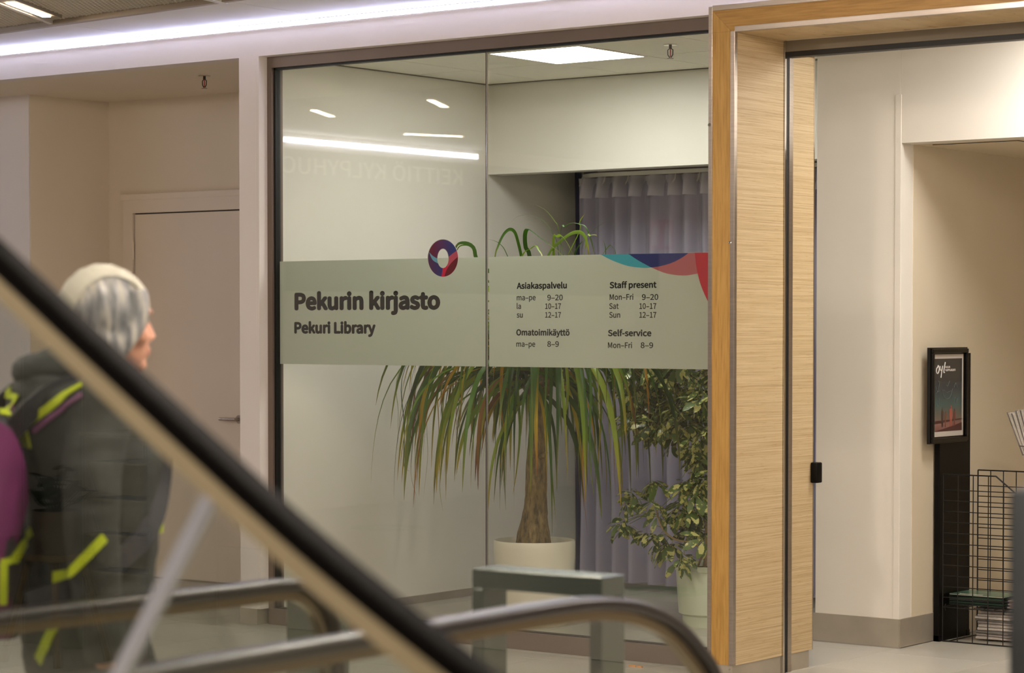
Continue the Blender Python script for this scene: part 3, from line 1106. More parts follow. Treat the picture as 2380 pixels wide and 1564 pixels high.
# ================================================================== PONYTAIL PALM
def leaf_mat(name, c0, c1_, tipc, rough=0.4):
    m, nt, out = newmat(name)
    at = nt.nodes.new('ShaderNodeAttribute')
    at.attribute_name = 'along'
    oi = nt.nodes.new('ShaderNodeObjectInfo')
    r0 = ramp(nt, oi.outputs['Random'], [(0.0, sh(c0)), (1.0, sh(c1_))])
    rt = ramp(nt, at.outputs['Fac'], [(0.72, (0, 0, 0, 1)), (1.0, (1, 1, 1, 1))])
    mx = nt.nodes.new('ShaderNodeMix')
    mx.data_type = 'RGBA'
    nt.links.new(rt.outputs[0], mx.inputs['Factor'])
    nt.links.new(r0.outputs[0], mx.inputs['A'])
    mx.inputs['B'].default_value = sh(tipc)
    b = bsdf(nt, (1, 1, 1, 1), rough)
    nt.links.new(mx.outputs['Result'], b.inputs['Base Color'])
    tr = nt.nodes.new('ShaderNodeBsdfTranslucent')
    nt.links.new(mx.outputs['Result'], tr.inputs[0])
    ms = nt.nodes.new('ShaderNodeMixShader')
    ms.inputs[0].default_value = 0.35
    nt.links.new(b.outputs[0], ms.inputs[1])
    nt.links.new(tr.outputs[0], ms.inputs[2])
    nt.links.new(ms.outputs[0], out.inputs[0])
    return m


M_lg = leaf_mat('palm_leaf_green', (30, 66, 8), (72, 118, 20), (130, 130, 36))
M_ll = leaf_mat('palm_leaf_lime', (96, 138, 20), (142, 160, 34), (182, 150, 36))
M_ly = leaf_mat('palm_leaf_yellow', (190, 172, 28), (204, 146, 22), (150, 84, 20))
M_lo = leaf_mat('palm_leaf_dry', (150, 102, 36), (126, 84, 38), (96, 58, 28))


def ribbon(name, pts, width, mat, parent, twist=0.0, seed=0, fold=0.28):
    pts = [Vector(p) for p in pts]
    off = parent_world(parent)
    n = len(pts)
    V, Fc, al = [], [], []
    rnd = random.Random(seed)
    side0 = None
    tw = rnd.uniform(-1, 1) * twist
    for i, p in enumerate(pts):
        t = i / (n - 1)
        d = (pts[min(i + 1, n - 1)] - pts[max(i - 1, 0)])
        if d.length < 1e-6:
            d = Vector((0, 0, -1))
        d.normalize()
        if side0 is None:
            s = d.cross(Vector((0, 0, 1)))
            if s.length < 0.05:
                s = Vector((1, 0, 0))
            s.normalize()
            side0 = Matrix.Rotation(rnd.uniform(-0.5, 0.5), 3, d) @ s
        side0 = (side0 - d * side0.dot(d)).normalized()
        s = Matrix.Rotation(tw * t, 3, d) @ side0
        up = s.cross(d)
        w = width * (min(1.0, 0.55 + 2.2 * t) if t < 0.25 else 1.0) * (1.0 if t < 0.55 else max(0.03, (1 - (t - 0.55) / 0.45) ** 0.7)) * 0.5
        V += [p - s * w + up * w * fold - off, p - off, p + s * w + up * w * fold - off]
        al += [t, t, t]
        if i:
            a = 3 * (i - 1)
            Fc += [(a, a + 1, a + 4, a + 3), (a + 1, a + 2, a + 5, a + 4)]
    me = bpy.data.meshes.new(name)
    me.from_pydata(V, [], Fc)
    at = me.attributes.new('along', 'FLOAT', 'POINT')
    for i, v in enumerate(al):
        at.data[i].value = v
    me.materials.append(mat)
    for p in me.polygons:
        p.use_smooth = True
    o = bpy.data.objects.new(name, me)
    COL.objects.link(o)
    o.parent = parent
    return o


PB = PY(1242, 1440, 10.36)
PCX, PCY = PB.x, 10.36
palm = thing('ponytail_palm', (PCX, PCY, 0.02), label='tall potted palm with a swollen trunk and long drooping strap leaves', cat='plant')
# trunk following its slight lean
tr_pts = [PY(1240, 1262, PCY), PY(1241, 1235, PCY), PY(1243, 1200, PCY), PY(1246, 1150, PCY), PY(1248, 1090, PCY), PY(1249, 1020, PCY), PY(1251, 960, PCY), PY(1252, 920, PCY), PY(1253, 895, PCY)]
tr_rad = [0.092, 0.086, 0.068, 0.060, 0.056, 0.050, 0.044, 0.040, 0.036]
path = catmull(tr_pts, 5)
rr = []
for i in range(len(path)):
    t = i / (len(path) - 1) * (len(tr_rad) - 1)
    k = min(int(t), len(tr_rad) - 2)
    rr.append(tr_rad[k] * (1 - (t - k)) + tr_rad[k + 1] * (t - k))
mb = MB()
rings = []
for i, p in enumerate(path):
    rg = []
    for k in range(18):
        a = 2 * pi * k / 18
        q = rr[i] * (1 + 0.10 * noise.noise(Vector((cos(a) * 2.2, sin(a) * 2.2, p.z * 6))) + 0.05 * noise.noise(Vector((cos(a) * 7, sin(a) * 7, p.z * 25))))
        rg.append(p + Vector((cos(a) * q, sin(a) * q, 0)))
    rings.append(rg)
mb.rings(rings)
mb.build('trunk', M_bark, palm, smooth=True, angle=80)
topT = path[-1]
heads = []
for (u, v, dy_, rad) in ((1232, 912, -0.02, 0.020), (1252, 880, 0.02, 0.026), (1271, 908, -0.01, 0.022), (1258, 868, -0.05, 0.02)):
    p = PY(u, v, PCY + dy_)
    hp = [topT + Vector((0, 0, -0.03)), (topT + p) / 2 + Vector((0, 0, -0.012)), p, p + (p - topT).normalized() * 0.05 + Vector((0, 0, 0.10))]
    MB().tube(catmull(hp, 4), [0.032] * 4 + [rad * 1.1] * 4 + [rad] * 5, 12).build('branch', M_bark, palm, smooth=True)
    heads.append(Vector(hp[-1]))
# side stub with small offshoot
sp_ = PY(1266, 1058, PCY - 0.05)
MB().tube([PY(1252, 1062, PCY - 0.02), PY(1266, 1058, PCY - 0.05), PY(1270, 1050, PCY - 0.05)], [0.016, 0.013, 0.008], 8).build('stub', M_bark, palm, smooth=True)

# pot + soil
pot = thing('plant_pot', (PCX, PCY, 0), label='round cream pot under the tall palm', cat='plant pot')
prof = [(0.0, 0.0), (0.168, 0.0), (0.180, 0.012), (0.194, 0.12), (0.208, 0.25), (0.217, 0.36), (0.2185, 0.42), (0.2185, 0.448), (0.2155, 0.455), (0.209, 0.455), (0.206, 0.448), (0.204, 0.40), (0.198, 0.30), (0.0, 0.29)]
MB().lathe([(max(r_, 0.0005), z) for r_, z in prof], (PCX, PCY, 0.0), 48, cap=False).build('pot_wall', M_pot, pot, smooth=True)
mb = MB()
mb.lathe([(0.203, 0.395), (0.203, 0.405), (0.15, 0.412), (0.06, 0.42), (0.001, 0.425)], (PCX, PCY, 0), 32)
for v in mb.bm.verts:
    if v.co.z > 0.402:
        v.co.z += 0.008 * noise.noise(v.co * 30)
mb.build('soil', M_soil, pot, smooth=True)

rnd = random.Random(11)


def droop_path(h, az, el, L, g, n=15, kick=0.0):
    p = Vector(h)
    pts = [p.copy()]
    d = Vector((cos(el) * cos(az), cos(el) * sin(az), sin(el)))
    stp = L / n
    for i in range(n):
        t = i / n
        gg = g * (0.25 + 1.9 * t) * stp
        d = (d + Vector((kick * 0.15 * sin(az) * stp, -kick * 0.15 * cos(az) * stp, -gg))).normalized()
        p = p + d * stp
        # keep inside the room
        if p.y < 9.66:
            p.y = 9.66 + 0.01 * rnd.random()
        if p.x < -8.80:
            p.x = -8.80
        pts.append(p.copy())
    return pts


nl = 0
for k in range(236):
    h = heads[k % 4] + Vector((rnd.uniform(-0.015, 0.015), rnd.uniform(-0.015, 0.015), rnd.uniform(-0.05, 0.02)))
    az = rnd.uniform(0, 2 * pi)
    # bias towards the left of the picture (minus x) and across
    if rnd.random() < 0.33:
        az = pi + rnd.uniform(-0.75, 0.75)
    el = radians(rnd.uniform(18, 66)) if rnd.random() < 0.72 else radians(rnd.uniform(-25, 25))
    L = rnd.uniform(0.85, 1.30) if el > 0.4 else rnd.uniform(0.55, 0.95)
    left = cos(az) < -0.4
    if left:
        L *= rnd.uniform(1.0, 1.12)
    g = rnd.uniform(3.6, 6.2) if not left else rnd.uniform(2.8, 4.4)
    pts = droop_path(h, az, el, L, g, 15, rnd.uniform(-3, 3))
    q = rnd.random()
    hangs = left
    mat = M_lg if q < (0.62 if not left else 0.42) else (M_ll if q < 0.86 else (M_ly if q < 0.95 else M_lo))
    ribbon('leaf', pts, rnd.uniform(0.016, 0.034), mat, palm, 2.2, k)
    nl += 1
# leaves rising above the frosted band (arches seen through the clear glass)
arches = [
    ([(1235, 700), (1120, 620), (1100, 575), (1075, 564), (1058, 578), (1050, 640)], 0.020, 10.10, 10.0, M_lg),
    ([(1150, 680), (1118, 618), (1098, 578), (1078, 570), (1062, 582), (1052, 640)], 0.013, 10.16, 10.1, M_lg),
    ([(1240, 740), (1212, 600), (1204, 565), (1196, 540), (1184, 533), (1170, 545), (1157, 573), (1150, 600), (1140, 700)], 0.018, 10.36, 10.1, M_lg),
    ([(1250, 740), (1232, 600), (1222, 575), (1220, 548), (1224, 533), (1233, 534), (1258, 553), (1284, 573), (1310, 600), (1340, 690)], 0.022, 10.36, 10.15, M_lg),
    ([(1180, 690), (1212, 596), (1232, 578), (1245, 570), (1252, 580), (1262, 600), (1270, 660)], 0.014, 10.3, 10.1, M_ll),
    ([(1230, 720), (1272, 596), (1300, 562), (1325, 543), (1345, 539), (1357, 547), (1364, 566), (1369, 598), (1378, 700)], 0.021, 10.36, 10.1, M_ll),
    ([(1290, 700), (1287, 560), (1296, 549), (1305, 547), (1316, 560), (1326, 578), (1334, 600), (1345, 660)], 0.016, 10.34, 10.2, M_ll),
    ([(1300, 720), (1304, 540), (1312, 528), (1328, 519), (1345, 521), (1361, 528), (1374, 560), (1382, 600), (1390, 690)], 0.012, 10.36, 10.3, M_lg),
    ([(1300, 740), (1298, 585), (1284, 540), (1262, 512), (1238, 502), (1215, 500), (1198, 506), (1188, 517)], 0.007, 10.36, 10.2, M_lg),
    ([(1330, 760), (1300, 545), (1290, 515), (1270, 490), (1250, 478), (1230, 470)], 0.004, 10.36, 10.3, M_ll),
    ([(1240, 760), (1340, 552), (1346, 520), (1352, 506), (1360, 497)], 0.008, 10.36, 10.4, M_ll),
    ([(1330, 700), (1336, 600), (1344, 575), (1356, 560), (1364, 556)], 0.020, 10.36, 10.3, M_lg),
    ([(1330, 740), (1352, 580), (1375, 540), (1400, 520), (1425, 512)], 0.003, 10.36, 10.4, M_lg),
    ([(1330, 740), (1362, 570), (1385, 552), (1412, 541)], 0.003, 10.36, 10.4, M_lg),
    ([(1410, 720), (1408, 590), (1406, 570), (1402, 558)], 0.006, 10.36, 10.4, M_lg),
    ([(1440, 720), (1432, 594), (1424, 575), (1418, 570), (1404, 586), (1396, 600)], 0.006, 10.36, 10.4, M_lg),
    ([(1230, 720), (1180, 596), (1165, 570), (1150, 560), (1130, 555)], 0.004, 10.3, 10.1, M_lg),
    ([(1340, 720), (1362, 560), (1372, 548), (1384, 546), (1388, 550)], 0.009, 10.3, 10.2, M_ll),
]
for n_, (pp, w, ya, yb, mt) in enumerate(arches):
    h = heads[n_ % 4]
    q = [h]
    for i, (u, v) in enumerate(pp):
        t = i / (len(pp) - 1)
        q.append(PY(u, v, ya + (yb - ya) * t))
    ribbon('leaf', catmull(q, 4), w, mt, palm, 0.8, 400 + n_)
# long hanging leaves of the left and middle curtain of foliage
hang = [
    (938, 1080, 1095, 0.014), (925, 1010, 1040, 0.008), (965, 1090, 1200, 0.013), (995, 1060, 1165, 0.015), (1022, 1060, 1120, 0.016), (1062, 985, 1105, 0.018), (1110, 1000, 1120, 0.012),
    (1025, 1130, 1190, 0.009), (958, 1100, 1160, 0.011), (1205, 1080, 1150, 0.020), (1178, 960, 1115, 0.017), (1165, 940, 1035, 0.022), (1280, 1100, 1215, 0.019), (1342, 1080, 1190, 0.015),
    (1372, 1090, 1180, 0.016), (1395, 1020, 1120, 0.017), (1425, 1000, 1150, 0.012), (1448, 1060, 1180, 0.010), (1455, 1060, 1095, 0.006), (1315, 980, 1130, 0.018), (1262, 1180, 1250, 0.010), (1240, 1100, 1228, 0.008), (1355, 1110, 1240, 0.012)]
for n_, (u, vm, ve, w) in enumerate(hang):
    yy = PCY + rnd.uniform(-0.35, 0.25)
    h = heads[n_ % 4]
    top_u = 1240 + (u - 1240) * 0.62
    q = [h, PY(top_u, 700 + abs(u - 1240) * 0.12, (PCY + yy) / 2), PY(1240 + (u - 1240) * 0.86, 790, yy), PY(u + rnd.uniform(-4, 4), 880, yy), PY(u + rnd.uniform(-3, 6), vm * 0.5 + 450, yy), PY(u + rnd.uniform(-3, 3), vm, yy), PY(u + rnd.uniform(-14, 14), ve, yy)]
    mt = (M_lg, M_ll, M_lg, M_ll, M_ly, M_lg)[n_ % 6]
    if u in (1165, 1022, 1178):
        mt = M_ly
    if u in (1062,):
        mt = M_lo
    ribbon('leaf', catmull(q, 4), w, mt, palm, 1.2, 600 + n_)

# ================================================================== VARIEGATED UMBRELLA PLANT
M_sch, nt, out = newmat('variegated_leaf')
tc = nt.nodes.new('ShaderNodeTexCoord')
oi = nt.nodes.new('ShaderNodeObjectInfo')
ad = nt.nodes.new('ShaderNodeVectorMath')
ad.operation = 'ADD'
nt.links.new(tc.outputs['Object'], ad.inputs[0])
nt.links.new(oi.outputs['Location'], ad.inputs[1])
nz = nt.nodes.new('ShaderNodeTexNoise')
nz.inputs['Scale'].default_value = 28
nz.inputs['Detail'].default_value = 2
nt.links.new(ad.outputs[0], nz.inputs['Vector'])
rv = ramp(nt, nz.outputs['Fac'], [(0.53, (0, 0, 0, 1)), (0.55, (1, 1, 1, 1))])
g0 = ramp(nt, oi.outputs['Random'], [(0, sh((58, 80, 30))), (0.5, sh((88, 110, 46))), (1, sh((116, 138, 88)))])
mx = nt.nodes.new('ShaderNodeMix')
mx.data_type = 'RGBA'
nt.links.new(rv.outputs[0], mx.inputs['Factor'])
nt.links.new(g0.outputs[0], mx.inputs['A'])
mx.inputs['B'].default_value = sh((206, 204, 128))
b = bsdf(nt, (1, 1, 1, 1), 0.3)
nt.links.new(mx.outputs['Result'], b.inputs['Base Color'])
tl = nt.nodes.new('ShaderNodeBsdfTranslucent')
nt.links.new(mx.outputs['Result'], tl.inputs[0])
ms = nt.nodes.new('ShaderNodeMixShader')
ms.inputs[0].default_value = 0.25
nt.links.new(b.outputs[0], ms.inputs[1])
nt.links.new(tl.outputs[0], ms.inputs[2])
nt.links.new(ms.outputs[0], out.inputs[0])

SP = PZ(1652, 1452, 0)
SX, SY = SP.x, SP.y
umb = thing('umbrella_plant', (SX, SY, 0.02), label='potted umbrella plant with cream splashed leaves beside the oak doorway', cat='plant')
pot2 = thing('plant_pot', (SX, SY, 0), label='tapered pale green pot under the cream splashed plant', cat='plant pot')
pz = PY(1600, 1312, SY - 0.1).z
prof = [(0.0005, 0.0), (0.150, 0.0), (0.152, 0.055), (0.160, 0.062), (0.172, 0.068), (0.188, pz - 0.03), (0.196, pz - 0.028), (0.198, pz - 0.004), (0.195, pz), (0.187, pz), (0.184, pz - 0.01), (0.18, pz - 0.08), (0.0005, pz - 0.09)]
MB().lathe(prof, (SX, SY, 0), 48, cap=False).build('pot_wall', M_pot2, pot2, smooth=True, angle=30)
MB().lathe([(0.181, pz - 0.04), (0.182, pz - 0.03), (0.09, pz - 0.022), (0.001, pz - 0.018)], (SX, SY, 0), 30).build('soil', M_soil, pot2, smooth=True)


def leaf_cluster(nleaf, seed):
    r_ = random.Random(seed)
    me = bpy.data.meshes.new('leaf')
    V, Fc = [], []
    for k in range(nleaf):
        a = 2 * pi * k / nleaf + r_.uniform(-0.15, 0.15)
        L = r_.uniform(0.070, 0.100)
        W_ = L * r_.uniform(0.19, 0.24)
        tilt = radians(r_.uniform(10, 45))
        rad = Vector((cos(a), sin(a), 0))
        side = Vector((-sin(a), cos(a), 0))
        d = rad * cos(tilt) - Vector((0, 0, 1)) * sin(tilt)
        n0 = len(V)
        prof_ = [(0.10, 0.15), (0.32, 0.62), (0.58, 1.0), (0.80, 0.86), (0.94, 0.45)]
        V.append(d * 0.018)
        for (t, w) in prof_:
            bend = Vector((0, 0, -0.35 * t * t * L))
            c = d * (0.018 + L * t) + bend
            V += [c - side * W_ * w + Vector((0, 0, 0.15 * W_ * w)), c, c + side * W_ * w + Vector((0, 0, 0.15 * W_ * w))]
        V.append(d * (0.018 + L) + Vector((0, 0, -0.36 * L)))
        Fc += [(n0, n0 + 1, n0 + 2), (n0, n0 + 2, n0 + 3)]
        for s_ in range(len(prof_) - 1):
            q = n0 + 1 + 3 * s_
            Fc += [(q, q + 3, q + 4, q + 1), (q + 1, q + 4, q + 5, q + 2)]
        q = n0 + 1 + 3 * (len(prof_) - 1)
        e = n0 + 1 + 3 * len(prof_)
        Fc += [(q, e, q + 1), (q + 1, e, q + 2)]
    me.from_pydata([tuple(v) for v in V], [], Fc)
    me.materials.append(M_sch)
    for p in me.polygons:
        p.use_smooth = True
    return me


lm = [leaf_cluster(8, 1), leaf_cluster(7, 2), leaf_cluster(9, 3), leaf_cluster(6, 4)]
rs = random.Random(5)
stems_pts = {
    'a': [(SX - 0.02, SY - 0.03, pz - 0.03), PY(1640, 1290, SY - 0.05), PY(1642, 1230, SY - 0.05), PY(1645, 1150, SY - 0.02), PY(1650, 1050, SY - 0.05), PY(1652, 960, SY - 0.08), PY(1640, 880, SY - 0.1), PY(1635, 760, SY - 0.1)],
    'b': [(SX - 0.06, SY - 0.05, pz - 0.03), PY(1632, 1285, SY - 0.12), PY(1612, 1262, SY - 0.16), PY(1578, 1256, SY - 0.20), PY(1555, 1245, SY - 0.22), PY(1538, 1225, SY - 0.23), PY(1529, 1200, SY - 0.23), PY(1525, 1180, SY - 0.22), PY(1518, 1168, SY - 0.22)],
    'c': [PY(1652, 960, SY - 0.08), PY(1625, 945, SY - 0.14), PY(1600, 925, SY - 0.18), PY(1570, 912, SY - 0.2), PY(1545, 903, SY - 0.2), PY(1500, 880, SY - 0.2), PY(1470, 850, SY - 0.2)],
    'd': [(SX + 0.05, SY, pz - 0.03), PY(1675, 1200, SY), PY(1685, 1000, SY), PY(1690, 860, SY), PY(1690, 740, SY)],
}
for kx, pp in stems_pts.items():
    pt = catmull(pp, 5)
    n_ = len(pt)
    r0, r1 = (0.010, 0.006) if kx in 'ad' else (0.0065, 0.004)
    MB().tube(pt, [r0 + (r1 - r0) * i / (n_ - 1) for i in range(n_)], 8).build('stem', M_twig, umb, smooth=True)

clusters = []
# dense crown
for k in range(150):
    u = rs.uniform(1455, 1690)
    vmax = 985 + (u - 1450) * 0.45
    v = rs.uniform(760, min(vmax, 1060)) - 10
    clusters.append((u, v, SY + rs.uniform(-0.30, 0.16)))
# right hand mass
for k in range(62):
    u = rs.uniform(1590, 1700)
    v = rs.uniform(1040, 1255)
    if u < 1612 and v < 1110:
        continue
    clusters.append((u, v, SY + rs.uniform(-0.28, 0.15)))
for (u, v) in ((1452, 868), (1446, 880), (1478, 902), (1490, 930), (1470, 860), (1512, 870), (1508, 845), (1530, 870), (1466, 910), (1500, 960), (1525, 965), (1480, 975), (1568, 950), (1530, 985), (1600, 985), (1575, 900), (1550, 860), (1640, 1000),
               (1516, 1115), (1532, 1122), (1465, 1140), (1478, 1150), (1458, 1168), (1452, 1205), (1442, 1215), (1435, 1225), (1462, 1218), (1520, 1165), (1530, 1195), (1535, 1240), (1548, 1262), (1525, 1262), (1510, 1235), (1562, 1262), (1590, 1290), (1580, 1300), (1568, 1190), (1585, 1170), (1600, 1180), (1590, 1120), (1598, 1140)):
    clusters.append((u, v, SY - 0.24 + rs.uniform(-0.05, 0.05)))
M_st = {}
mb_st = MB()
allst = [Vector(p) for pp in stems_pts.values() for p in catmull(pp, 5)]
for k, (u, v, y) in enumerate(clusters):
    p = PY(u, v, y)
    if p.x > -6.25 and p.y > 10.6:
        p.x = -6.27
    o = bpy.data.objects.new('leaf', lm[k % 4])
    COL.objects.link(o)
    o.parent = umb
    o.location = p - parent_world(umb)
    o.rotation_euler = (rs.uniform(-0.7, 0.7), rs.uniform(-0.7, 0.7), rs.uniform(0, 6.28))
    s_ = rs.uniform(0.75, 1.15)
    o.scale = (s_, s_, s_)
    # stalk to the nearest stem
    near = min(allst, key=lambda q: (q - p - Vector((0, 0, -0.03))).length)
    if (near - p).length < 0.45:
        mid = (near + p) / 2 + Vector((0, 0, 0.02))
        mb_st.tube([near, mid, p], [0.0022, 0.0016, 0.0014], 4, cap=False)
so = mb_st.build('leaf_stalks', M_petiole, umb)
so['kind'] = 'stuff'

# ================================================================== RIGHT: BOARD, POSTER, RACK
XS = XP1 + 0.012        # face of the skirting
bd = thing('display_board', (XS + 0.02, 11.2, 0), label='tall black display board standing against the lobby wall behind the wire rack', cat='display board')
B('panel', M_black, XS, XS + 0.030, 11.03, 11.37, 0.0, 1.46, bd, 0.002)
B('foot', M_black, XS, XS + 0.032, 11.03, 11.06, 0.0, 0.03, bd)
B('foot', M_black, XS, XS + 0.032, 11.34, 11.37, 0.0, 0.03, bd)
XF = XS + 0.032
fr = thing('framed_poster', (XF, 11.2, 1.0), label='black framed poster with four standing figures under a night sky', cat='poster')
fy0, fy1 = PX(2163, 900, XF + 0.02).y, PX(2249, 900, XF + 0.02).y
fz1, fz0 = PX(2172, 808, XF + 0.02).z, PX(2172, 1032, XF + 0.02).z


def fr_piece(y0, y1, z0, z1, horiz):
    prof_ = [(0, 0), (0.024, 0), (0.020, 0.028), (0.010, 0.034), (0, 0.030)]   # (inward, out of wall)
    return prof_


fw = 0.034
mb = MB()
# four mitred mouldings as stepped boxes
for (a0, a1, c0_, c1_) in ((fy0, fy1, fz1 - fw, fz1), (fy0, fy1, fz0, fz0 + fw), (fy0, fy0 + fw, fz0 + fw, fz1 - fw), (fy1 - fw, fy1, fz0 + fw, fz1 - fw)):
    pass
for nm, (a0, a1, c0_, c1_) in (('top', (fy0, fy1, fz1 - fw, fz1)), ('bottom', (fy0, fy1, fz0, fz0 + fw)), ('left', (fy0, fy0 + fw, fz0 + fw, fz1 - fw)), ('right', (fy1 - fw, fy1, fz0 + fw, fz1 - fw))):
    dz_ = -0.007 if nm in ('left', 'right') else 0.006
    dy_ = 0.006
    MB().box(XF, XF + 0.018, a0, a1, c0_, c1_).box(XF + 0.017, XF + 0.030, a0 + dy_, a1 - dy_, c0_ + dz_, c1_ - dz_, 0.004).build('moulding', M_blackg, fr)
B('mount', plain('mount_card', (196, 186, 176), 0.6, var=0.02), XF, XF + 0.012, fy0 + fw * 0.8, fy1 - fw * 0.8, fz0 + fw * 0.8, fz1 - fw * 0.8, fr)
# poster print built from flat shapes
py0, py1 = fy0 + fw + 0.010, fy1 - fw - 0.016
pz0, pz1 = fz0 + fw + 0.026, fz1 - fw - 0.022
XQ = XF + 0.0125
m, nt, out = newmat('poster_print')
tc = nt.nodes.new('ShaderNodeTexCoord')
sp = nt.nodes.new('ShaderNodeSeparateXYZ')
nt.links.new(tc.outputs['Object'], sp.inputs[0])
mr = nt.nodes.new('ShaderNodeMapRange')
mr.inputs[1].default_value = pz0 - 1.0
mr.inputs[2].default_value = pz1 - 1.0
nt.links.new(sp.outputs['Z'], mr.inputs[0])
rr_ = ramp(nt, mr.outputs[0], [(0.0, sh((128, 72, 60))), (0.10, sh((146, 88, 76))), (0.17, sh((116, 98, 82))), (0.36, sh((66, 96, 92))), (0.58, sh((54, 62, 70))), (0.8, sh((60, 57, 54)))])
nz = noise_node(nt, 9, 4)
mxx = nt.nodes.new('ShaderNodeMix')
mxx.data_type = 'RGBA'
mxx.blend_type = 'OVERLAY'
mxx.inputs['Factor'].default_value = 0.12
nt.links.new(rr_.outputs[0], mxx.inputs['A'])
nt.links.new(nz.outputs['Fac'], mxx.inputs['B'])
b = bsdf(nt, (1, 1, 1, 1), 0.25)
hs_ = nt.nodes.new('ShaderNodeHueSaturation')
hs_.inputs['Saturation'].default_value = 0.8
hs_.inputs['Value'].default_value = 0.85
nt.links.new(mxx.outputs['Result'], hs_.inputs['Color'])
nt.links.new(hs_.outputs[0], b.inputs['Base Color'])
nt.links.new(b.outputs[0], out.inputs[0])
B('poster_sheet', m, XF + 0.012, XQ, py0, py1, pz0, pz1, fr)
PWd, PHt = py1 - py0, pz1 - pz0


def pq(a, c, d=0.0006):
    return Vector((XQ + d, py0 + PWd * a, pz0 + PHt * c))


M_w = plain('poster_white', (214, 208, 200), 0.5, var=0)
mb = MB()
mb.prism([pq(0, 0.10), pq(1, 0.155), pq(1, 0.165), pq(0, 0.145)], (0.0003, 0, 0))
mb.prism([pq(0, 0.0), pq(1, 0.0), pq(1, 0.11), pq(0.6, 0.06)], (0.0003, 0, 0))
mb.build('horizon_shapes', plain('poster_dark_red', (74, 38, 38), 0.4, var=0), fr)
for (cx_, top, w_, c_) in ((0.31, 0.335, 0.085, (70, 52, 46)), (0.42, 0.295, 0.055, (120, 72, 56)), (0.61, 0.36, 0.11, (158, 84, 70)), (0.74, 0.31, 0.065, (112, 60, 52))):
    mt = plain('figure' + str(len(MATS)), c_, 0.4, var=0)
    hh = top - 0.06
    mb = MB()
    body = [(-0.42, 0.80), (-0.5, 0.5), (-0.38, 0.38), (-0.3, 0.0), (-0.06, 0.0), (0.0, 0.34), (0.06, 0.0), (0.3, 0.0), (0.38, 0.38), (0.5, 0.5), (0.42, 0.80), (0.12, 0.85), (-0.12, 0.85)]
    mb.prism([pq(cx_ + a * w_, 0.06 + c2_ * hh, 0.001) for a, c2_ in body], (0.0003, 0, 0))
    mb.prism([pq(cx_ + 0.16 * w_ * cos(q_ * pi / 4), 0.06 + hh * (0.92 + 0.07 * sin(q_ * pi / 4)), 0.001) for q_ in range(8)], (0.0003, 0, 0))
    mb.build('figure', mt, fr)
# thin chalk lines
mb = MB()
for ln in ([(0.30, 0.57), (0.34, 0.50), (0.40, 0.46), (0.48, 0.445), (0.56, 0.46), (0.62, 0.51), (0.66, 0.58)], [(0.30, 0.57), (0.38, 0.56), (0.46, 0.53), (0.54, 0.545), (0.62, 0.555)], [(0.44, 0.64), (0.49, 0.62), (0.56, 0.69)], [(0.12, 0.34), (0.15, 0.42), (0.2, 0.36), (0.18, 0.47)], [(0.1, 0.52), (0.16, 0.58), (0.2, 0.66), (0.14, 0.7)], [(0.7, 0.40), (0.76, 0.46), (0.8, 0.38), (0.84, 0.45)], [(0.72, 0.60), (0.78, 0.66), (0.82, 0.60)], [(0.08, 0.62), (0.13, 0.55), (0.22, 0.56)]):
    mb.tube([pq(a, c_, 0.001) for a, c_ in catmull2] if False else [Vector(p) for p in catmull([pq(a, c_, 0.001) for a, c_ in ln], 3)], 0.0011, 5)
mb.build('chalk_drawing', plain('chalk', (100, 108, 106), 0.5, var=0), fr)
for ln in ([(0.16, 0.90), (0.10, 0.86), (0.10, 0.81), (0.15, 0.80), (0.19, 0.85), (0.17, 0.90), (0.14, 0.905)], [(0.22, 0.90), (0.22, 0.85), (0.27, 0.84), (0.31, 0.90)], [(0.31, 0.90), (0.28, 0.83), (0.25, 0.74)], [(0.40, 0.95), (0.36, 0.86), (0.35, 0.81), (0.38, 0.81)]):
    MB().tube([Vector(p) for p in catmull([pq(a, c_, 0.001) for a, c_ in ln], 4)], 0.0030, 6).build('lettering', M_w, fr, label='white handwritten stroke of the letters oyl')
place_text('OULUN', pq(0.40, 0.868, 0.001), (0, 1, 0), (0, 0, 1), PWd * 0.17, PHt * 0.030, M_w, fr, 0.02)
place_text('YLIOPPILASLEHTI', pq(0.40, 0.826, 0.001), (0, 1, 0), (0, 0, 1), PWd * 0.36, PHt * 0.030, M_w, fr, 0.02)

# --- wire magazine rack
rk = thing('magazine_rack', (-5.4, 11.25, 0), label='black wire grid magazine rack standing in front of the lobby wall', cat='magazine rack')
YR0, YR1 = 11.05, 11.42


def grid_side(y, xl, xr, ztop, nx, z_list, cut, slant):
    mb = MB()
    r_ = 0.0026
    fr_ = 0.0038
    zt = ztop
    outline = [(xl, y, 0.004), (xr, y, 0.004), (xr, y, zt - slant), (cut, y, zt), (xl, y, zt)]
    for i in range(5):
        mb.tube([outline[i], outline[(i + 1) % 5]], fr_, 6)
    mb.build('side_frame', M_wire, rk)
    xs_ = [xl + (xr - xl) * i / nx for i in range(1, nx)]
    for x in xs_:
        top = zt if x <= cut else zt - slant * (x - cut) / (xr - cut)
        MB().tube([(x, y, 0.004), (x, y, top)], r_, 6).build('wire', M_wire, rk)
    for z in z_list:
        xx = xr if z <= zt - slant else cut + (xr - cut) * (zt - z) / slant
        MB().tube([(xl, y, z), (xx, y, z)], r_, 6).build('wire', M_wire, rk)


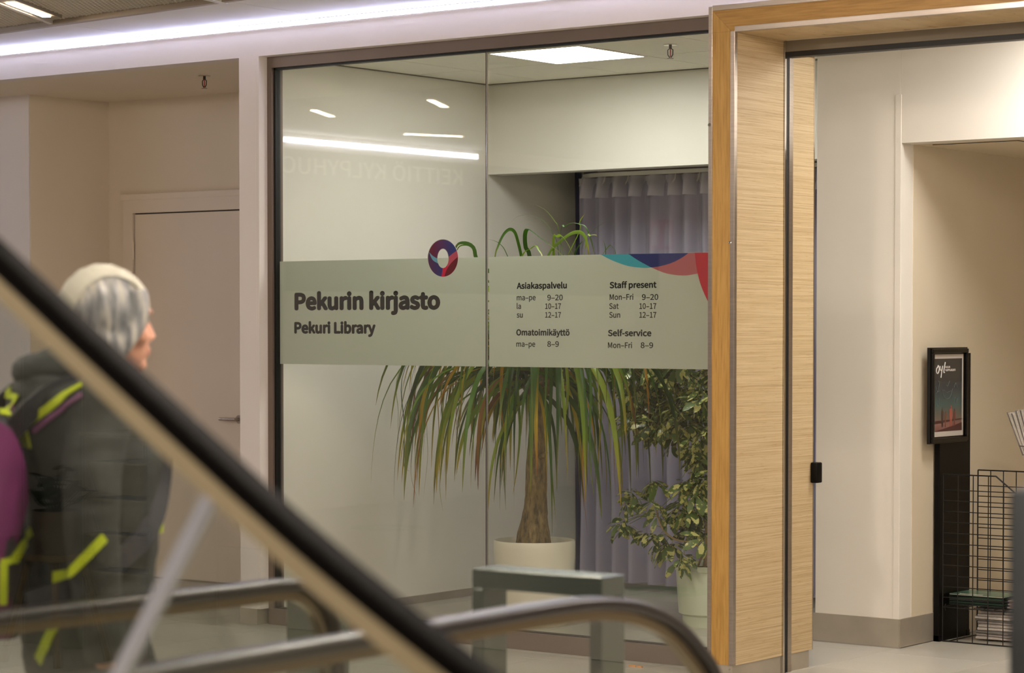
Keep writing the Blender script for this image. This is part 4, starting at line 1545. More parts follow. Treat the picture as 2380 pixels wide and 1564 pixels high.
xl0 = max(PY(2168, 1200, YR0).x, XS + 0.040)
xr0 = xl0 + 0.50
vz = [1166, 1192.5, 1217, 1242, 1266.5, 1291, 1316, 1341, 1366]   # at the front side, u=2240
zr0 = [PY(2240, vv - 24.5 * 1, YR0).z for vv in ()]
zf = []
z = PY(2168, 1136, YR0).z
for i in range(11):
    zf.append(PY(2170, 1137 + 24.9 * i, YR0).z)
zt0 = PY(2168, 1101, YR0).z
cut0 = PY(2315, 1107, YR0).x
grid_side(YR0, xl0, xr0, zt0, 6, zf + [PY(2170, 1409, YR0).z], cut0, 0.16)
xl1 = PY(2244, 1200, YR1).x
zt1 = PY(2244, 1091, YR1).z
zf1 = [PY(2246, 1127 + 24.3 * i, YR1).z for i in range(12)]
grid_side(YR1, max(xl1, XS + 0.05), xl1 + 0.50, zt1, 6, zf1, xl1 + 0.42, 0.10)
# shelf wires between the sides
zs = PY(2200, 1409, YR0).z
mb = MB()
for i in range(9):
    x = xl0 + 0.01 + i * 0.055
    mb.tube([(x, YR0, zs), (x, YR1, zs)], 0.0026, 6)
mb.tube([(xl0, YR0 + 0.12, zs), (xr0, YR0 + 0.12, zs)], 0.003, 6).tube([(xl0, YR1 - 0.1, zs), (xr0, YR1 - 0.1, zs)], 0.003, 6)
mb.build('shelf', M_wire, rk)
for (x, y) in ((xl0 + 0.02, YR0), (xl0 + 0.15, YR0), (xl0 + 0.34, YR0)):
    MB().tube([(x, y - 0.006, zs + 0.012), (x, y - 0.012, zs + 0.002), (x, y - 0.006, zs - 0.02)], 0.003, 6).build('shelf_hook', M_wire, rk)
mb = MB()
for (x, y) in ((xl0 + 0.03, YR1), (xl0 + 0.46, YR1), (xr0, YR1)):
    mb.tube([(x, YR0, 0.004), (x, YR1, 0.004)], 0.003, 6)
mb.build('base_wire', M_wire, rk)

# magazines on the shelf
rm = random.Random(3)
mag_cols = [((64, 78, 72), 'dark grey'), ((96, 104, 100), 'pale grey'), ((52, 58, 58), 'slate'), ((92, 128, 106), 'muted green')]
ORD = ['first', 'second', 'third', 'fourth', 'fifth', 'sixth', 'seventh', 'eighth', 'ninth', 'tenth', 'eleventh']
zc = zs + 0.004
for k in range(9):
    c_, nm = mag_cols[(k * 3 + 1) % 4] if k < 8 else mag_cols[3]
    t = thing('magazine', (xl0 + 0.152, YR0 + 0.17, zc), rm.uniform(-0.06, 0.06), label=nm + ' magazine, ' + ORD[k] + ' from the bottom of the stack on the wire shelf', cat='magazine', group='magazines on the wire shelf')
    if k == 8:
        t['label'] = 'green covered magazine on top of the stack on the wire shelf'
        MB().box(-0.145, 0.145, -0.105, 0.105, 0.0008, 0.0048).build('pages', M_paper, t, local=True)
    MB().box(-0.147, 0.147, -0.107, 0.107, 0.0048, 0.0056).box(-0.147, 0.147, -0.107, 0.107, 0.0, 0.0008).build('cover', plain('cover' + str(len(MATS)), c_, 0.25, var=0.25, nscale=9), t, local=True)
    if k == 8:
        MB().box(-0.10, 0.03, -0.09, -0.075, 0.0056, 0.006).build('title_stripe', M_w, t, local=True)
    zc += 0.0062
# pinkish newspapers beside them
for k in range(5):
    t = thing('newspaper', (xl0 + 0.40, YR0 + 0.19, zs + 0.003 + 0.0085 * k), rm.uniform(-0.1, 0.1), label='folded pinkish newspaper, ' + ORD[k] + ' from the bottom beside the magazines on the wire shelf', cat='newspaper', group='newspapers on the wire shelf')
    MB().box(-0.075, 0.075, -0.12, 0.12, 0, 0.008, 0.003).build('folded_sheets', plain('pink_news' + str(len(MATS)), (168, 122, 118) if k % 2 else (188, 170, 162), 0.7, var=0.3, nscale=20), t, local=True)
# newspapers stack on the floor
zc = 0.009
for k in range(11):
    th = rm.uniform(0.010, 0.018)
    t = thing('newspaper', (-5.435 + rm.uniform(-0.012, 0.012), 11.30 + rm.uniform(-0.01, 0.01), zc), rm.uniform(-0.12, 0.12), label='folded newspaper, ' + ORD[k] + ' from the bottom of the floor stack under the wire shelf', cat='newspaper', group='newspapers stacked on the floor')
    MB().box(-0.10, 0.10, -0.11, 0.11, 0, th - 0.001, th * 0.42).build('folded_sheets', plain('news' + str(len(MATS)), [(186, 178, 172), (150, 142, 138), (120, 116, 112), (196, 190, 184)][k % 4], 0.8, var=0.25, nscale=25), t, local=True, smooth=True)
    zc += th
# leaning newspapers in a wire holder high on the right
hp = PD(2372, 1035, 12.15)
hold = thing('newspaper_holder', (hp.x, hp.y, hp.z), label='wire newspaper holder on a thin stand at the right edge', cat='newspaper holder')
hw = thing('newspaper_bundle', (hp.x, hp.y, hp.z), label='fan of folded newspapers standing in a wire holder at the right edge', cat='newspapers')
for k in range(13):
    a = PD(2339 + 3.4 * k, 962 - (6 if k > 5 else 0) - rm.uniform(0, 4), 12.05)
    c_ = PD(2376 + 2.2 * k, 1054 + rm.uniform(0, 8), 12.10)
    d_ = (c_ - a)
    yv = Vector((0, 0.20, 0))
    nrm = d_.cross(yv).normalized() * 0.0035
    MB().prism([a, c_, c_ + yv, a + yv], nrm).build('newspaper', M_paper if k % 3 else plain('newsdark' + str(len(MATS)), (120, 112, 108), 0.8, var=0.3, nscale=20), hw)
a = PD(2360, 1036, 12.04)
mb = MB()
ring = [Vector((a.x + 0.10 + 0.11 * cos(q * pi / 10), a.y + 0.10 + 0.14 * sin(q * pi / 10), a.z)) for q in range(21)]
mb.tube(ring, 0.003, 6)
pb_ = Vector((-5.03, 11.58, 0))
mb.tube([ring[3], Vector((pb_.x, pb_.y, ring[0].z - 0.05)), pb_], 0.006, 8)
mb.tube([ring[5] + Vector((0, 0, 0)), ring[5] + Vector((0, 0, -0.12)), ring[15] + Vector((0, 0, -0.12)), ring[15]], 0.003, 6)
mb.lathe([(0.10, 0.0), (0.10, 0.012)], (pb_.x, pb_.y, 0), 24)
mb.build('wire_holder', plain('grey_wire', (120, 112, 100), 0.4, 0.6, var=0), hold)

# ================================================================== FOREGROUND: DIAGONAL ESCALATOR
YE = 2.35
cl_pts = [(0, 600), (200, 787), (400, 972), (600, 1156), (750, 1288), (900, 1412), (1050, 1530), (1170, 1620)]
w3 = [PY(u, v, YE) for u, v in cl_pts]
d0 = (w3[0] - w3[1]).normalized()
pre = [w3[0] + d0 * s_ for s_ in (2.6, 1.8, 1.2, 0.6)]
last = w3[-1]
post = [last + Vector((0.18, 0, -0.088)), last + Vector((0.36, 0, -0.150)), last + Vector((0.55, 0, -0.172)), last + Vector((0.95, 0, -0.172))]
nb = post[-1]
new = [nb + Vector((0.30 * sin(a), 0, -0.30 + 0.30 * cos(a))) for a in (0.5, 1.0, 1.57, 2.1, 2.6)]
rail = catmull(pre + w3 + post + new, 5)
es = thing('escalator', (-1.8, YE, 0), label='near escalator balustrade whose black handrail slopes across the left foreground', cat='escalator')
RW, RH = 0.031, 0.0135


def oval(w, h, n=14, p=0.6):
    o_ = []
    for k in range(n):
        a = 2 * pi * k / n
        ca, sa = cos(a), sin(a)
        o_.append((w * math.copysign(abs(ca) ** p, ca), h * math.copysign(abs(sa) ** p, sa)))
    return o_


MB().sweep(rail, oval(RW, RH), (0, 1, 0)).build('handrail', M_rubber2, es, smooth=True, angle=80)


def offset_path(path_, dist, side):
    out_ = []
    side = Vector(side)
    for i, p in enumerate(path_):
        d = (path_[min(i + 1, len(path_) - 1)] - path_[max(i - 1, 0)]).normalized()
        nrm = side.cross(d).normalized()
        out_.append(p + nrm * dist)
    return out_


sgn = 1 if offset_path(rail, 1, (0, 1, 0))[8].z < rail[8].z else -1
nn = len(rail)
body_n = nn - 16
MB().sweep(offset_path(rail, sgn * (RH + 0.015), (0, 1, 0)), [(-0.013, -0.017), (0.013, -0.017), (0.013, 0.017), (-0.013, 0.017)], (0, 1, 0)).build('rail_profile', M_champ, es, label='beige metal profile under the handrail')
# glass panels split at an inclined joint
top_g = offset_path(rail, sgn * (RH + 0.024), (0, 1, 0))[:body_n]
bot_g = offset_path(rail, sgn * 0.92, (0, 1, 0))[:body_n]
# joint
jt = PY(492, 1120, YE)
jb = PY(262, 1570, YE)
ji = min(range(len(top_g)), key=lambda i: (top_g[i] - jt).length)
jdir = (jb - jt).normalized()
thk = 0.005


def glass_part(idx, name='glass_panel'):
    mb = MB()
    a = [top_g[i] for i in idx]
    c_ = [bot_g[i] for i in idx]
    f0 = [[p + Vector((0, s_ * thk, 0)) for p in a] for s_ in (-1, 1)]
    g0_ = [[p + Vector((0, s_ * thk, 0)) for p in c_] for s_ in (-1, 1)]
    V_ = [[mb.bm.verts.new(p) for p in L_] for L_ in (f0[0], f0[1], g0_[0], g0_[1])]
    n_ = len(a)
    for i in range(n_ - 1):
        mb.bm.faces.new((V_[0][i], V_[0][i + 1], V_[2][i + 1], V_[2][i]))
        mb.bm.faces.new((V_[1][i], V_[1][i + 1], V_[3][i + 1], V_[3][i]))
        mb.bm.faces.new((V_[0][i], V_[1][i], V_[1][i + 1], V_[0][i + 1]))
        mb.bm.faces.new((V_[2][i], V_[3][i], V_[3][i + 1], V_[2][i + 1]))
    mb.bm.faces.new((V_[0][0], V_[1][0], V_[3][0], V_[2][0]))
    mb.bm.faces.new((V_[0][-1], V_[1][-1], V_[3][-1], V_[2][-1]))
    return mb.build(name, M_bal, es)


glass_part(range(0, ji + 1))
glass_part(range(ji, len(top_g)))
ja = top_g[ji]
jl = ja + jdir * 0.95
ex = Vector((jdir.z, 0, -jdir.x))
MB().prism([ja - ex * 0.0115 + Vector((0, -thk - 0.0015, 0)), ja + ex * 0.0115 + Vector((0, -thk - 0.0015, 0)), jl + ex * 0.0115 + Vector((0, -thk - 0.0015, 0)), jl - ex * 0.0115 + Vector((0, -thk - 0.0015, 0))], (0, 2 * thk + 0.003, 0)).build('glass_edge', M_edge, es, label='polished glass panel edges meeting at a slanting joint')
# skirt and truss down to the floor
mb = MB()
ss = offset_path(rail, sgn * 0.90, (0, 1, 0))[:body_n]
ss = [p for p in ss if p.z > 0.05]
mb.prism([p + Vector((0, -0.03, 0)) for p in ss] + [Vector((ss[-1].x, YE - 0.03, 0.0)), Vector((ss[0].x, YE - 0.03, 0.0))], (0, 0.06, 0))
mb.build('skirt_panel', M_steel, es)

# ================================================================== FAR HANDRAILS (escalator landing)
el = thing('escalator', (-3.5, 3.8, 0), label='second escalator landing with two black handrails behind the sloping rail', cat='escalator')


def side_rail(X, pts_uv, tail):
    base = [PX(u, v, X) for u, v in pts_uv]
    d_ = (base[0] - base[1])
    d_.z = 0
    d_.normalize()
    pre_ = [base[0] + d_ * 0.36, base[0] + d_ * 0.18]
    pth = catmull(pre_ + base + tail(base[-1]), 5)
    MB().sweep(pth, oval(0.038, 0.0155), (1, 0, 0)).build('handrail', M_rubber, el, smooth=True, angle=80)
    sg_ = 1 if offset_path(pth, 1, (1, 0, 0))[4].z < pth[4].z else -1
    inner = offset_path(pth, sg_ * 0.026, (1, 0, 0))
    MB().sweep(inner, [(-0.014, -0.011), (0.014, -0.011), (0.014, 0.011), (-0.014, 0.011)], (1, 0, 0)).build('rail_profile', M_champ2, el)
    # glass below, following the rail curve
    gl = offset_path(pth, sg_ * 0.036, (1, 0, 0))
    outl = [p for p in gl if p.z > 0.16]
    ymax = max(p.y for p in outl)
    poly = [p + Vector((-0.004, 0, 0)) for p in outl] + [Vector((X - 0.004, outl[-1].y, 0.14)), Vector((X - 0.004, outl[0].y, 0.14))]
    MB().prism(poly, (0.008, 0, 0)).build('glass_panel', M_bal, el)
    B('skirt', M_steel, X - 0.05, X + 0.05, outl[0].y, ymax - 0.05, 0.0, 0.15, el)
    return pth


def tailB(p):
    c = Vector((p.x, p.y - 0.30, p.z - 0.06))
    return [Vector((p.x, p.y + 0.055, p.z - 0.13)), Vector((p.x, p.y + 0.06, p.z - 0.28)), Vector((p.x, p.y - 0.01, p.z - 0.42)), Vector((p.x, p.y - 0.14, p.z - 0.52)), Vector((p.x, p.y - 0.26, p.z - 0.57))]


side_rail(-3.08, [(300, 1572), (600, 1524), (827, 1487), (1050, 1451), (1200, 1425), (1290, 1411), (1350, 1404), (1410, 1403), (1480, 1414), (1550, 1448), (1605, 1505), (1645, 1570)], tailB)


def tailA(p):
    return [Vector((p.x, p.y + 0.20, p.z - 0.005)), Vector((p.x, p.y + 0.36, p.z - 0.08)), Vector((p.x, p.y + 0.46, p.z - 0.22)), Vector((p.x, p.y + 0.47, p.z - 0.38)), Vector((p.x, p.y + 0.38, p.z - 0.52)), Vector((p.x, p.y + 0.22, p.z - 0.60))]


side_rail(-3.885, [(0, 1434), (183, 1413), (400, 1388), (555, 1371), (650, 1360)], lambda p: [Vector((p.x, p.y + 0.08, p.z - 0.015)), Vector((p.x, p.y + 0.15, p.z - 0.07)), Vector((p.x, p.y + 0.185, p.z - 0.18)), Vector((p.x, p.y + 0.18, p.z - 0.32)), Vector((p.x, p.y + 0.11, p.z - 0.46)), Vector((p.x, p.y + 0.0, p.z - 0.52))])
B('floor_plate', M_steel, -3.83, -3.14, 3.2, 4.6, 0.0, 0.012, el)

# ================================================================== STEEL BARRIERS
ba_ = thing('safety_barrier', (-3.8, 5.15, 0), label='grey steel barrier frame with a flat top bar in front of the palm pot', cat='barrier')
ZB = 0.95
pL = PZ(1105, 1318, ZB)
pR = PZ(1395, 1343, ZB)
bx0, bx1, by = pL.x, pR.x, 5.10
B('top_bar', M_bollard, bx0, bx1, by, by + 0.105, ZB - 0.055, ZB, ba_, 0.004)
B('leg', M_bollard, bx0, bx0 + 0.040, by, by + 0.105, 0.0, ZB - 0.055, ba_, 0.003)
B('leg', M_bollard, bx1 - 0.040, bx1, by, by + 0.105, 0.0, ZB - 0.055, ba_, 0.003)
ZB2 = 0.80
p1, p2 = PZ(665, 1396, ZB2), PZ(737, 1403, ZB2)
bo = thing('safety_barrier', (p1.x, p1.y, 0), label='square grey steel bollard behind the near glass, left of the barrier frame', cat='bollard')
B('post', M_bollard, p1.x, p2.x, p1.y, p1.y + 0.14, 0.0, ZB2, bo, 0.004)
B('base_plate', M_steel, p1.x - 0.03, p2.x + 0.03, p1.y - 0.03, p1.y + 0.17, 0.0, 0.008, bo)
bo.name = 'bollard'
# dark post at the right edge
p3 = PD(2341, 1136, 3.9)
pp_ = thing('bollard', (p3.x, p3.y, 0), label='dark grey steel post out of focus at the right edge', cat='bollard')
B('post', M_post, p3.x, p3.x + 0.10, p3.y, p3.y + 0.10, 0.0, p3.z, pp_, 0.012, smooth=True)
B('base_plate', M_steel, p3.x - 0.03, p3.x + 0.13, p3.y - 0.03, p3.y + 0.13, 0.0, 0.008, pp_)

# scrap of litter by the glass frame
lp = PZ(1470, 1549, 0)
for k_, (dx_, rz_) in enumerate(((0, 0.1), (0.042, -0.25))):
    t = thing('wood_chip', (lp.x + dx_, lp.y, 0), rz_, label=('small broken orange wood chip on the floor, left piece', 'small broken orange wood chip on the floor, right piece')[k_], cat='litter')
    MB().prism([(-0.018, -0.006, 0), (0.018, -0.007, 0), (0.016, 0.004, 0), (0.004, 0.007, 0), (-0.017, 0.005, 0)], (0, 0, 0.007)).build('chip', plain('chip' + str(k_), (214, 150, 84), 0.6, var=0.2, nscale=60), t, local=True)
#PERSON
# ================================================================== PERSON WITH BACKPACK
PDp = 5.9
po_ = PD(214, 757, PDp)
fdir = (Rv * cos(radians(29)) + Vector((-sy_, cy_, 0)) * sin(radians(29))).normalized()
prz = atan2(fdir.y, fdir.x)
M_coat = plain('charcoal_coat', (46, 50, 50), 0.75, var=0.12, nscale=9, bump=0.3, bscale=80)
M_trous = plain('dark_trousers', (38, 38, 42), 0.85, var=0.1)
M_skin = plain('skin', (200, 150, 126), 0.5, var=0.05, nscale=20)
M_shoe = plain('black_shoe', (20, 20, 20), 0.5, var=0.05)
M_lime = plain('lime_webbing', (196, 214, 34), 0.6, var=0.05)
M_mag = plain('magenta_fabric', (112, 30, 96), 0.6, var=0.15, nscale=12)
M_purp = plain('purple_piping', (128, 80, 122), 0.6, var=0.05)
M_bpk = plain('backpack_grey', (44, 46, 54), 0.7, var=0.1)
person = thing('person', (po_.x, po_.y, 0), prz, label='grey haired person in a charcoal coat walking right with a backpack, behind the sloping handrail', cat='person')


def remesh(o, vox, smooth_it=2):
    md = o.modifiers.new('r', 'REMESH')
    md.mode = 'VOXEL'
    md.voxel_size = vox
    md.use_smooth_shade = True
    if smooth_it:
        ms_ = o.modifiers.new('s', 'SMOOTH')
        ms_.iterations = smooth_it
        ms_.factor = 0.5
    bpy.context.view_layer.update()
    dg = bpy.context.evaluated_depsgraph_get()
    me = bpy.data.meshes.new_from_object(o.evaluated_get(dg))
    old = o.data
    nm = old.name
    o.modifiers.clear()
    o.data = me
    bpy.data.meshes.remove(old)
    me.name = nm
    for p in me.polygons:
        p.use_smooth = True
    return o


def loft(mb, secs, seg=20):
    """secs: (cx, cy, z, rx, ry) level ellipses"""
    rings = []
    for cx, cy, z, rx, ry in secs:
        rings.append([Vector((cx + rx * cos(2 * pi * k / seg), cy + ry * sin(2 * pi * k / seg), z)) for k in range(seg)])
    mb.rings(rings)


# skin: head, neck, hands as one figure with the hidden body core
mb = MB()
HX, HZ = 0.048, 1.612
Rh = Matrix.Rotation(radians(6), 3, 'Y')
mb.ell((HX - 0.005, 0, HZ + 0.012), (0.094, 0.074, 0.098), 24, 16, Rh)
mb.ell((HX + 0.032, 0, HZ - 0.052), (0.062, 0.056, 0.076), 20, 12, Rh)
mb.ell((HX + 0.068, 0, HZ - 0.108), (0.024, 0.024, 0.020), 12, 8)
mb.ell((HX + 0.088, 0, HZ + 0.022), (0.012, 0.05, 0.012), 12, 8)
mb.tube([(HX + 0.088, 0, HZ + 0.006), (HX + 0.098, 0, HZ - 0.018), (HX + 0.106, 0, HZ - 0.038), (HX + 0.094, 0, HZ - 0.044)], [0.008, 0.009, 0.012, 0.009], 10)
mb.ell((HX + 0.100, 0.010, HZ - 0.042), (0.010, 0.009, 0.008), 8, 6).ell((HX + 0.100, -0.010, HZ - 0.042), (0.010, 0.009, 0.008), 8, 6)
mb.ell((HX + 0.090, 0, HZ - 0.070), (0.012, 0.024, 0.0055), 10, 6).ell((HX + 0.088, 0, HZ - 0.082), (0.012, 0.021, 0.0065), 10, 6)
for s_ in (-1, 1):
    mb.ell((HX + 0.056, 0.048 * s_, HZ - 0.035), (0.026, 0.020, 0.026), 10, 8)
    mb.ell((HX - 0.002, 0.070 * s_, HZ - 0.022), (0.018, 0.009, 0.028), 12, 8)
mb.tube([(HX - 0.01, 0, HZ - 0.06), (-0.005, 0, 1.53), (-0.03, 0, 1.46), (-0.03, 0, 1.30)], [0.055, 0.054, 0.062, 0.06], 16)
sh_ = {}
for s_ in (-1, 1):
    sw = -0.10 if s_ < 0 else -0.02
    a = [Vector((-0.045, 0.19 * s_, 1.405)), Vector((-0.06 + sw * 0.3, 0.245 * s_, 1.25)), Vector((-0.055 + sw * 0.4, 0.262 * s_, 1.12)), Vector((-0.02 + sw * 0.6, 0.262 * s_, 0.96)), Vector((0.02 + sw * 0.8, 0.258 * s_, 0.80))]
    sh_[s_] = a
    mb.tube([Vector((-0.03, 0, 1.36)), a[0], a[1], a[2], a[3], a[4]], [0.05, 0.045, 0.04, 0.036, 0.03, 0.024], 12)
    w = a[4]
    dn = (a[4] - a[3]).normalized()
    palm_c = w + dn * 0.045
    mb.ell(palm_c, (0.026, 0.014, 0.045), 12, 8, Matrix.Rotation(0.5, 3, 'Y'))
    side = Vector((dn.z, 0, -dn.x)).normalized()
    for f_, (o_, L_) in enumerate(((-0.024, 0.062), (-0.008, 0.072), (0.008, 0.068), (0.023, 0.054))):
        b0 = palm_c + dn * 0.03 + side * o_
        b1 = b0 + dn * L_ * 0.45 + Vector((0, -0.006 * s_, 0))
        b2 = b1 + dn * L_ * 0.33 + Vector((0, -0.016 * s_, 0)) - side * 0.004
        b3 = b2 + dn * L_ * 0.16 + Vector((0, -0.018 * s_, 0.004))
        mb.tube([b0 - dn * 0.02, b0, b1, b2, b3], [0.010, 0.0095, 0.009, 0.0083, 0.007], 8)
    t0_ = palm_c - dn * 0.02 + side * 0.02 * (1)
    mb.tube([t0_, t0_ + side * 0.02 + dn * 0.015 + Vector((0, -0.006 * s_, 0)), t0_ + side * 0.028 + dn * 0.042 + Vector((0, -0.014 * s_, 0)), t0_ + side * 0.022 + dn * 0.062 + Vector((0, -0.02 * s_, 0))], [0.012, 0.0115, 0.010, 0.008], 8)
legs = {-1: [(-0.02, 1.0), (0.10, 0.50), (0.12, 0.09)], 1: [(-0.02, 1.0), (0.02, 0.52), (-0.22, 0.14)]}
for s_, pts_ in legs.items():
    mb.tube([Vector((x, 0.09 * s_, z)) for x, z in pts_], [0.08, 0.05, 0.036], 12)
mb.tube([(-0.03, 0, 1.40), (-0.02, 0, 1.1), (-0.02, 0, 0.95)], [0.11, 0.12, 0.12], 16)
body = mb.build('body', M_skin, person, local=True, smooth=True)
remesh(body, 0.0065, 2)
for s_ in (-1, 1):
    mb = MB()
    mb.ell((HX + 0.0755, 0.030 * s_, HZ + 0.000), (0.0115, 0.0125, 0.0095), 12, 8)
    mb.build('eye', plain('eye_white' + str(s_), (225, 222, 214), 0.2, var=0), person, local=True, smooth=True)
    MB().ell((HX + 0.0845, 0.031 * s_, HZ + 0.000), (0.004, 0.0055, 0.0055), 10, 6).build('iris', plain('iris' + str(s_), (60, 70, 74), 0.2, var=0), person, local=True, smooth=True)
MB().ell((HX + 0.094, 0, HZ - 0.076), (0.0085, 0.019, 0.0045), 10, 6).build('lips', plain('lips', (170, 96, 84), 0.5, var=0), person, local=True, smooth=True)

# hair: bob that covers the ears, swept fringe
M_hair, nt, out = newmat('grey_hair')
n = noise_node(nt, 11, 5, stretch=(4.5, 1, 0.8))
r = ramp(nt, n.outputs['Fac'], [(0.32, sh((86, 90, 96))), (0.5, sh((138, 140, 140))), (0.68, sh((190, 186, 174)))])
b = bsdf(nt, (1, 1, 1, 1), 0.45)
nt.links.new(r.outputs[0], b.inputs['Base Color'])
nt.links.new(b.outputs[0], out.inputs[0])
mb = MB()
mb.ell((HX - 0.022, 0, HZ + 0.020), (0.101, 0.089, 0.105), 26, 18, Rh)
mb.ell((HX - 0.045, 0, HZ - 0.060), (0.078, 0.086, 0.085), 22, 14)
for s_ in (-1, 1):
    mb.tube(catmull([(HX + 0.046, 0.058 * s_, HZ + 0.072), (HX + 0.046, 0.074 * s_, HZ + 0.025), (HX + 0.028, 0.080 * s_, HZ - 0.025), (HX - 0.012, 0.082 * s_, HZ - 0.070), (HX - 0.035, 0.076 * s_, HZ - 0.110)], 4), [0.026] * 16 + [0.016], 10)
hair = mb.build('hair', M_hair, person, local=True, smooth=True)
remesh(hair, 0.007, 3)
# surface waves of the hair
for v in hair.data.vertices:
    c = v.co
    k_ = noise.noise(Vector((c.x * 40, c.y * 14, c.z * 10)))
    v.co = c + (c - Vector((HX - 0.02, 0, HZ - 0.01))).normalized() * 0.0045 * k_
# pale layer over the crown, reaching down to the forehead
M_crown = plain('cream_crown', (186, 186, 172), 0.8, var=0.08, nscale=14, bump=0.4, bscale=60)
mb = MB()
rings = []
for i, (ang_, lift, wd) in enumerate(((198, 0.006, 0.040), (180, 0.010, 0.058), (160, 0.012, 0.070), (140, 0.014, 0.076), (120, 0.015, 0.078), (100, 0.015, 0.076), (80, 0.014, 0.072), (62, 0.014, 0.066), (46, 0.016, 0.060), (34, 0.018, 0.050), (28, 0.022, 0.036))):
    a = radians(ang_)
    R1, R2 = 0.098 + lift * 0.6, 0.102 + lift * 0.6
    wd *= 0.74
    cx, cz = HX - 0.020, HZ + 0.018
    c = Vector((cx + R1 * cos(a), 0, cz + R2 * sin(a)))
    nrm = Vector((cos(a), 0, sin(a)))
    rg = []
    for k in range(16):
        t = 2 * pi * k / 16
        yy = wd * cos(t)
        drop = -0.62 * (yy * yy) / 0.10
        rg.append(c + Vector((0, yy, 0)) + nrm * (0.012 * sin(t) + drop))
    rings.append(rg)
mb.rings(rings)
mb.build('cap', M_crown, person, local=True, smooth=True, angle=80, label='pale cream layer over the crown')

# coat
mb = MB()
loft(mb, [(-0.02, 0, 0.74, 0.135, 0.195), (-0.02, 0, 0.84, 0.15, 0.205), (-0.015, 0, 1.0, 0.155, 0.200), (0.0, 0, 1.15, 0.160, 0.205), (-0.01, 0, 1.28, 0.168, 0.215), (-0.035, 0, 1.37, 0.160, 0.215), (-0.055, 0, 1.43, 0.150, 0.190), (-0.070, 0, 1.485, 0.118, 0.130), (-0.060, 0, 1.53, 0.085, 0.092), (-0.03, 0, 1.555, 0.066, 0.070)], 28)
for s_ in (-1, 1):
    a = sh_[s_]
    mb.tube([Vector((-0.05, 0.10 * s_, 1.40)), a[0], a[1], a[2], a[3], a[4] + Vector((0, 0, 0.015))], [0.085, 0.082, 0.070, 0.066, 0.058, 0.050], 16)
coat = mb.build('coat', M_coat, person, local=True, smooth=True)
remesh(coat, 0.011, 4)
for v in coat.data.vertices:
    c = v.co
    v.co = c + Vector((c.x, c.y, 0)).normalized() * (0.009 * noise.noise(c * 9) + 0.005 * noise.noise(Vector((c.x * 12, c.y * 12, c.z * 30))))
# soft hood bunched behind the neck
mb = MB()
mb.tube(catmull([(-0.01, -0.085, 1.50), (-0.07, -0.105, 1.495), (-0.135, -0.06, 1.490), (-0.155, 0, 1.488), (-0.135, 0.06, 1.490), (-0.07, 0.105, 1.495), (-0.01, 0.085, 1.50)], 4), [0.028] + [0.042] * 23 + [0.028], 12)
mb.build('hood', M_coat, person, local=True, smooth=True)
# lime zip trim at the coat front hem
MB().tube([(0.158, -0.03, 1.26), (0.166, -0.03, 1.18), (0.162, -0.03, 1.09)], 0.007, 8).build('zip_trim', M_lime, person, local=True, label='lime green zip trim')
# trousers and shoes
mb = MB()
loft(mb, [(-0.02, 0, 0.80, 0.125, 0.165), (-0.02, 0, 0.92, 0.135, 0.175), (-0.02, 0, 1.0, 0.12, 0.16)], 24)
for s_, pts_ in legs.items():
    (xa, za), (xb, zb), (xc, zc_) = pts_
    mb.tube([Vector((xa, 0.085 * s_, za - 0.10)), Vector(((xa + xb) / 2, 0.09 * s_, (za + zb) / 2)), Vector((xb, 0.09 * s_, zb)), Vector(((xb + xc) / 2, 0.09 * s_, (zb + zc_) / 2)), Vector((xc, 0.09 * s_, zc_ + 0.01))], [0.105, 0.092, 0.074, 0.068, 0.060], 16)
tr_ = mb.build('trousers', M_trous, person, local=True, smooth=True)
remesh(tr_, 0.012, 3)
for s_, (x, z, pit) in {-1: (0.12, 0.0, 0.0), 1: (-0.22, 0.03, 0.35)}.items():
    mb = MB()
    rings = []
    for (dx_, w_, h_) in ((-0.065, 0.026, 0.055), (-0.05, 0.036, 0.085), (0.0, 0.040, 0.095), (0.05, 0.044, 0.075), (0.11, 0.050, 0.055), (0.165, 0.042, 0.045), (0.195, 0.022, 0.030)):
        rings.append([Vector((dx_, w_ * cos(2 * pi * k / 14), max(0.0, h_ * 0.5 + h_ * 0.5 * sin(2 * pi * k / 14)))) for k in range(14)])
    mb.rings(rings)
    Rm = Matrix.Rotation(pit, 3, 'Y')
    for v in mb.bm.verts:
        v.co = Rm @ v.co + Vector((x, 0.09 * s_, z + (0.06 if pit else 0)))
    mb.build('shoe', M_shoe, person, local=True, smooth=True)

# backpack
bp = thing('backpack', (po_.x + fdir.x * 0.012, po_.y + fdir.y * 0.012, 0.86), prz, label='grey and magenta backpack with lime green straps on the back of the walking person', cat='backpack')
ZP = 0.86


def lp_(pts):
    return [Vector((p[0], p[1], p[2] - ZP)) for p in pts]


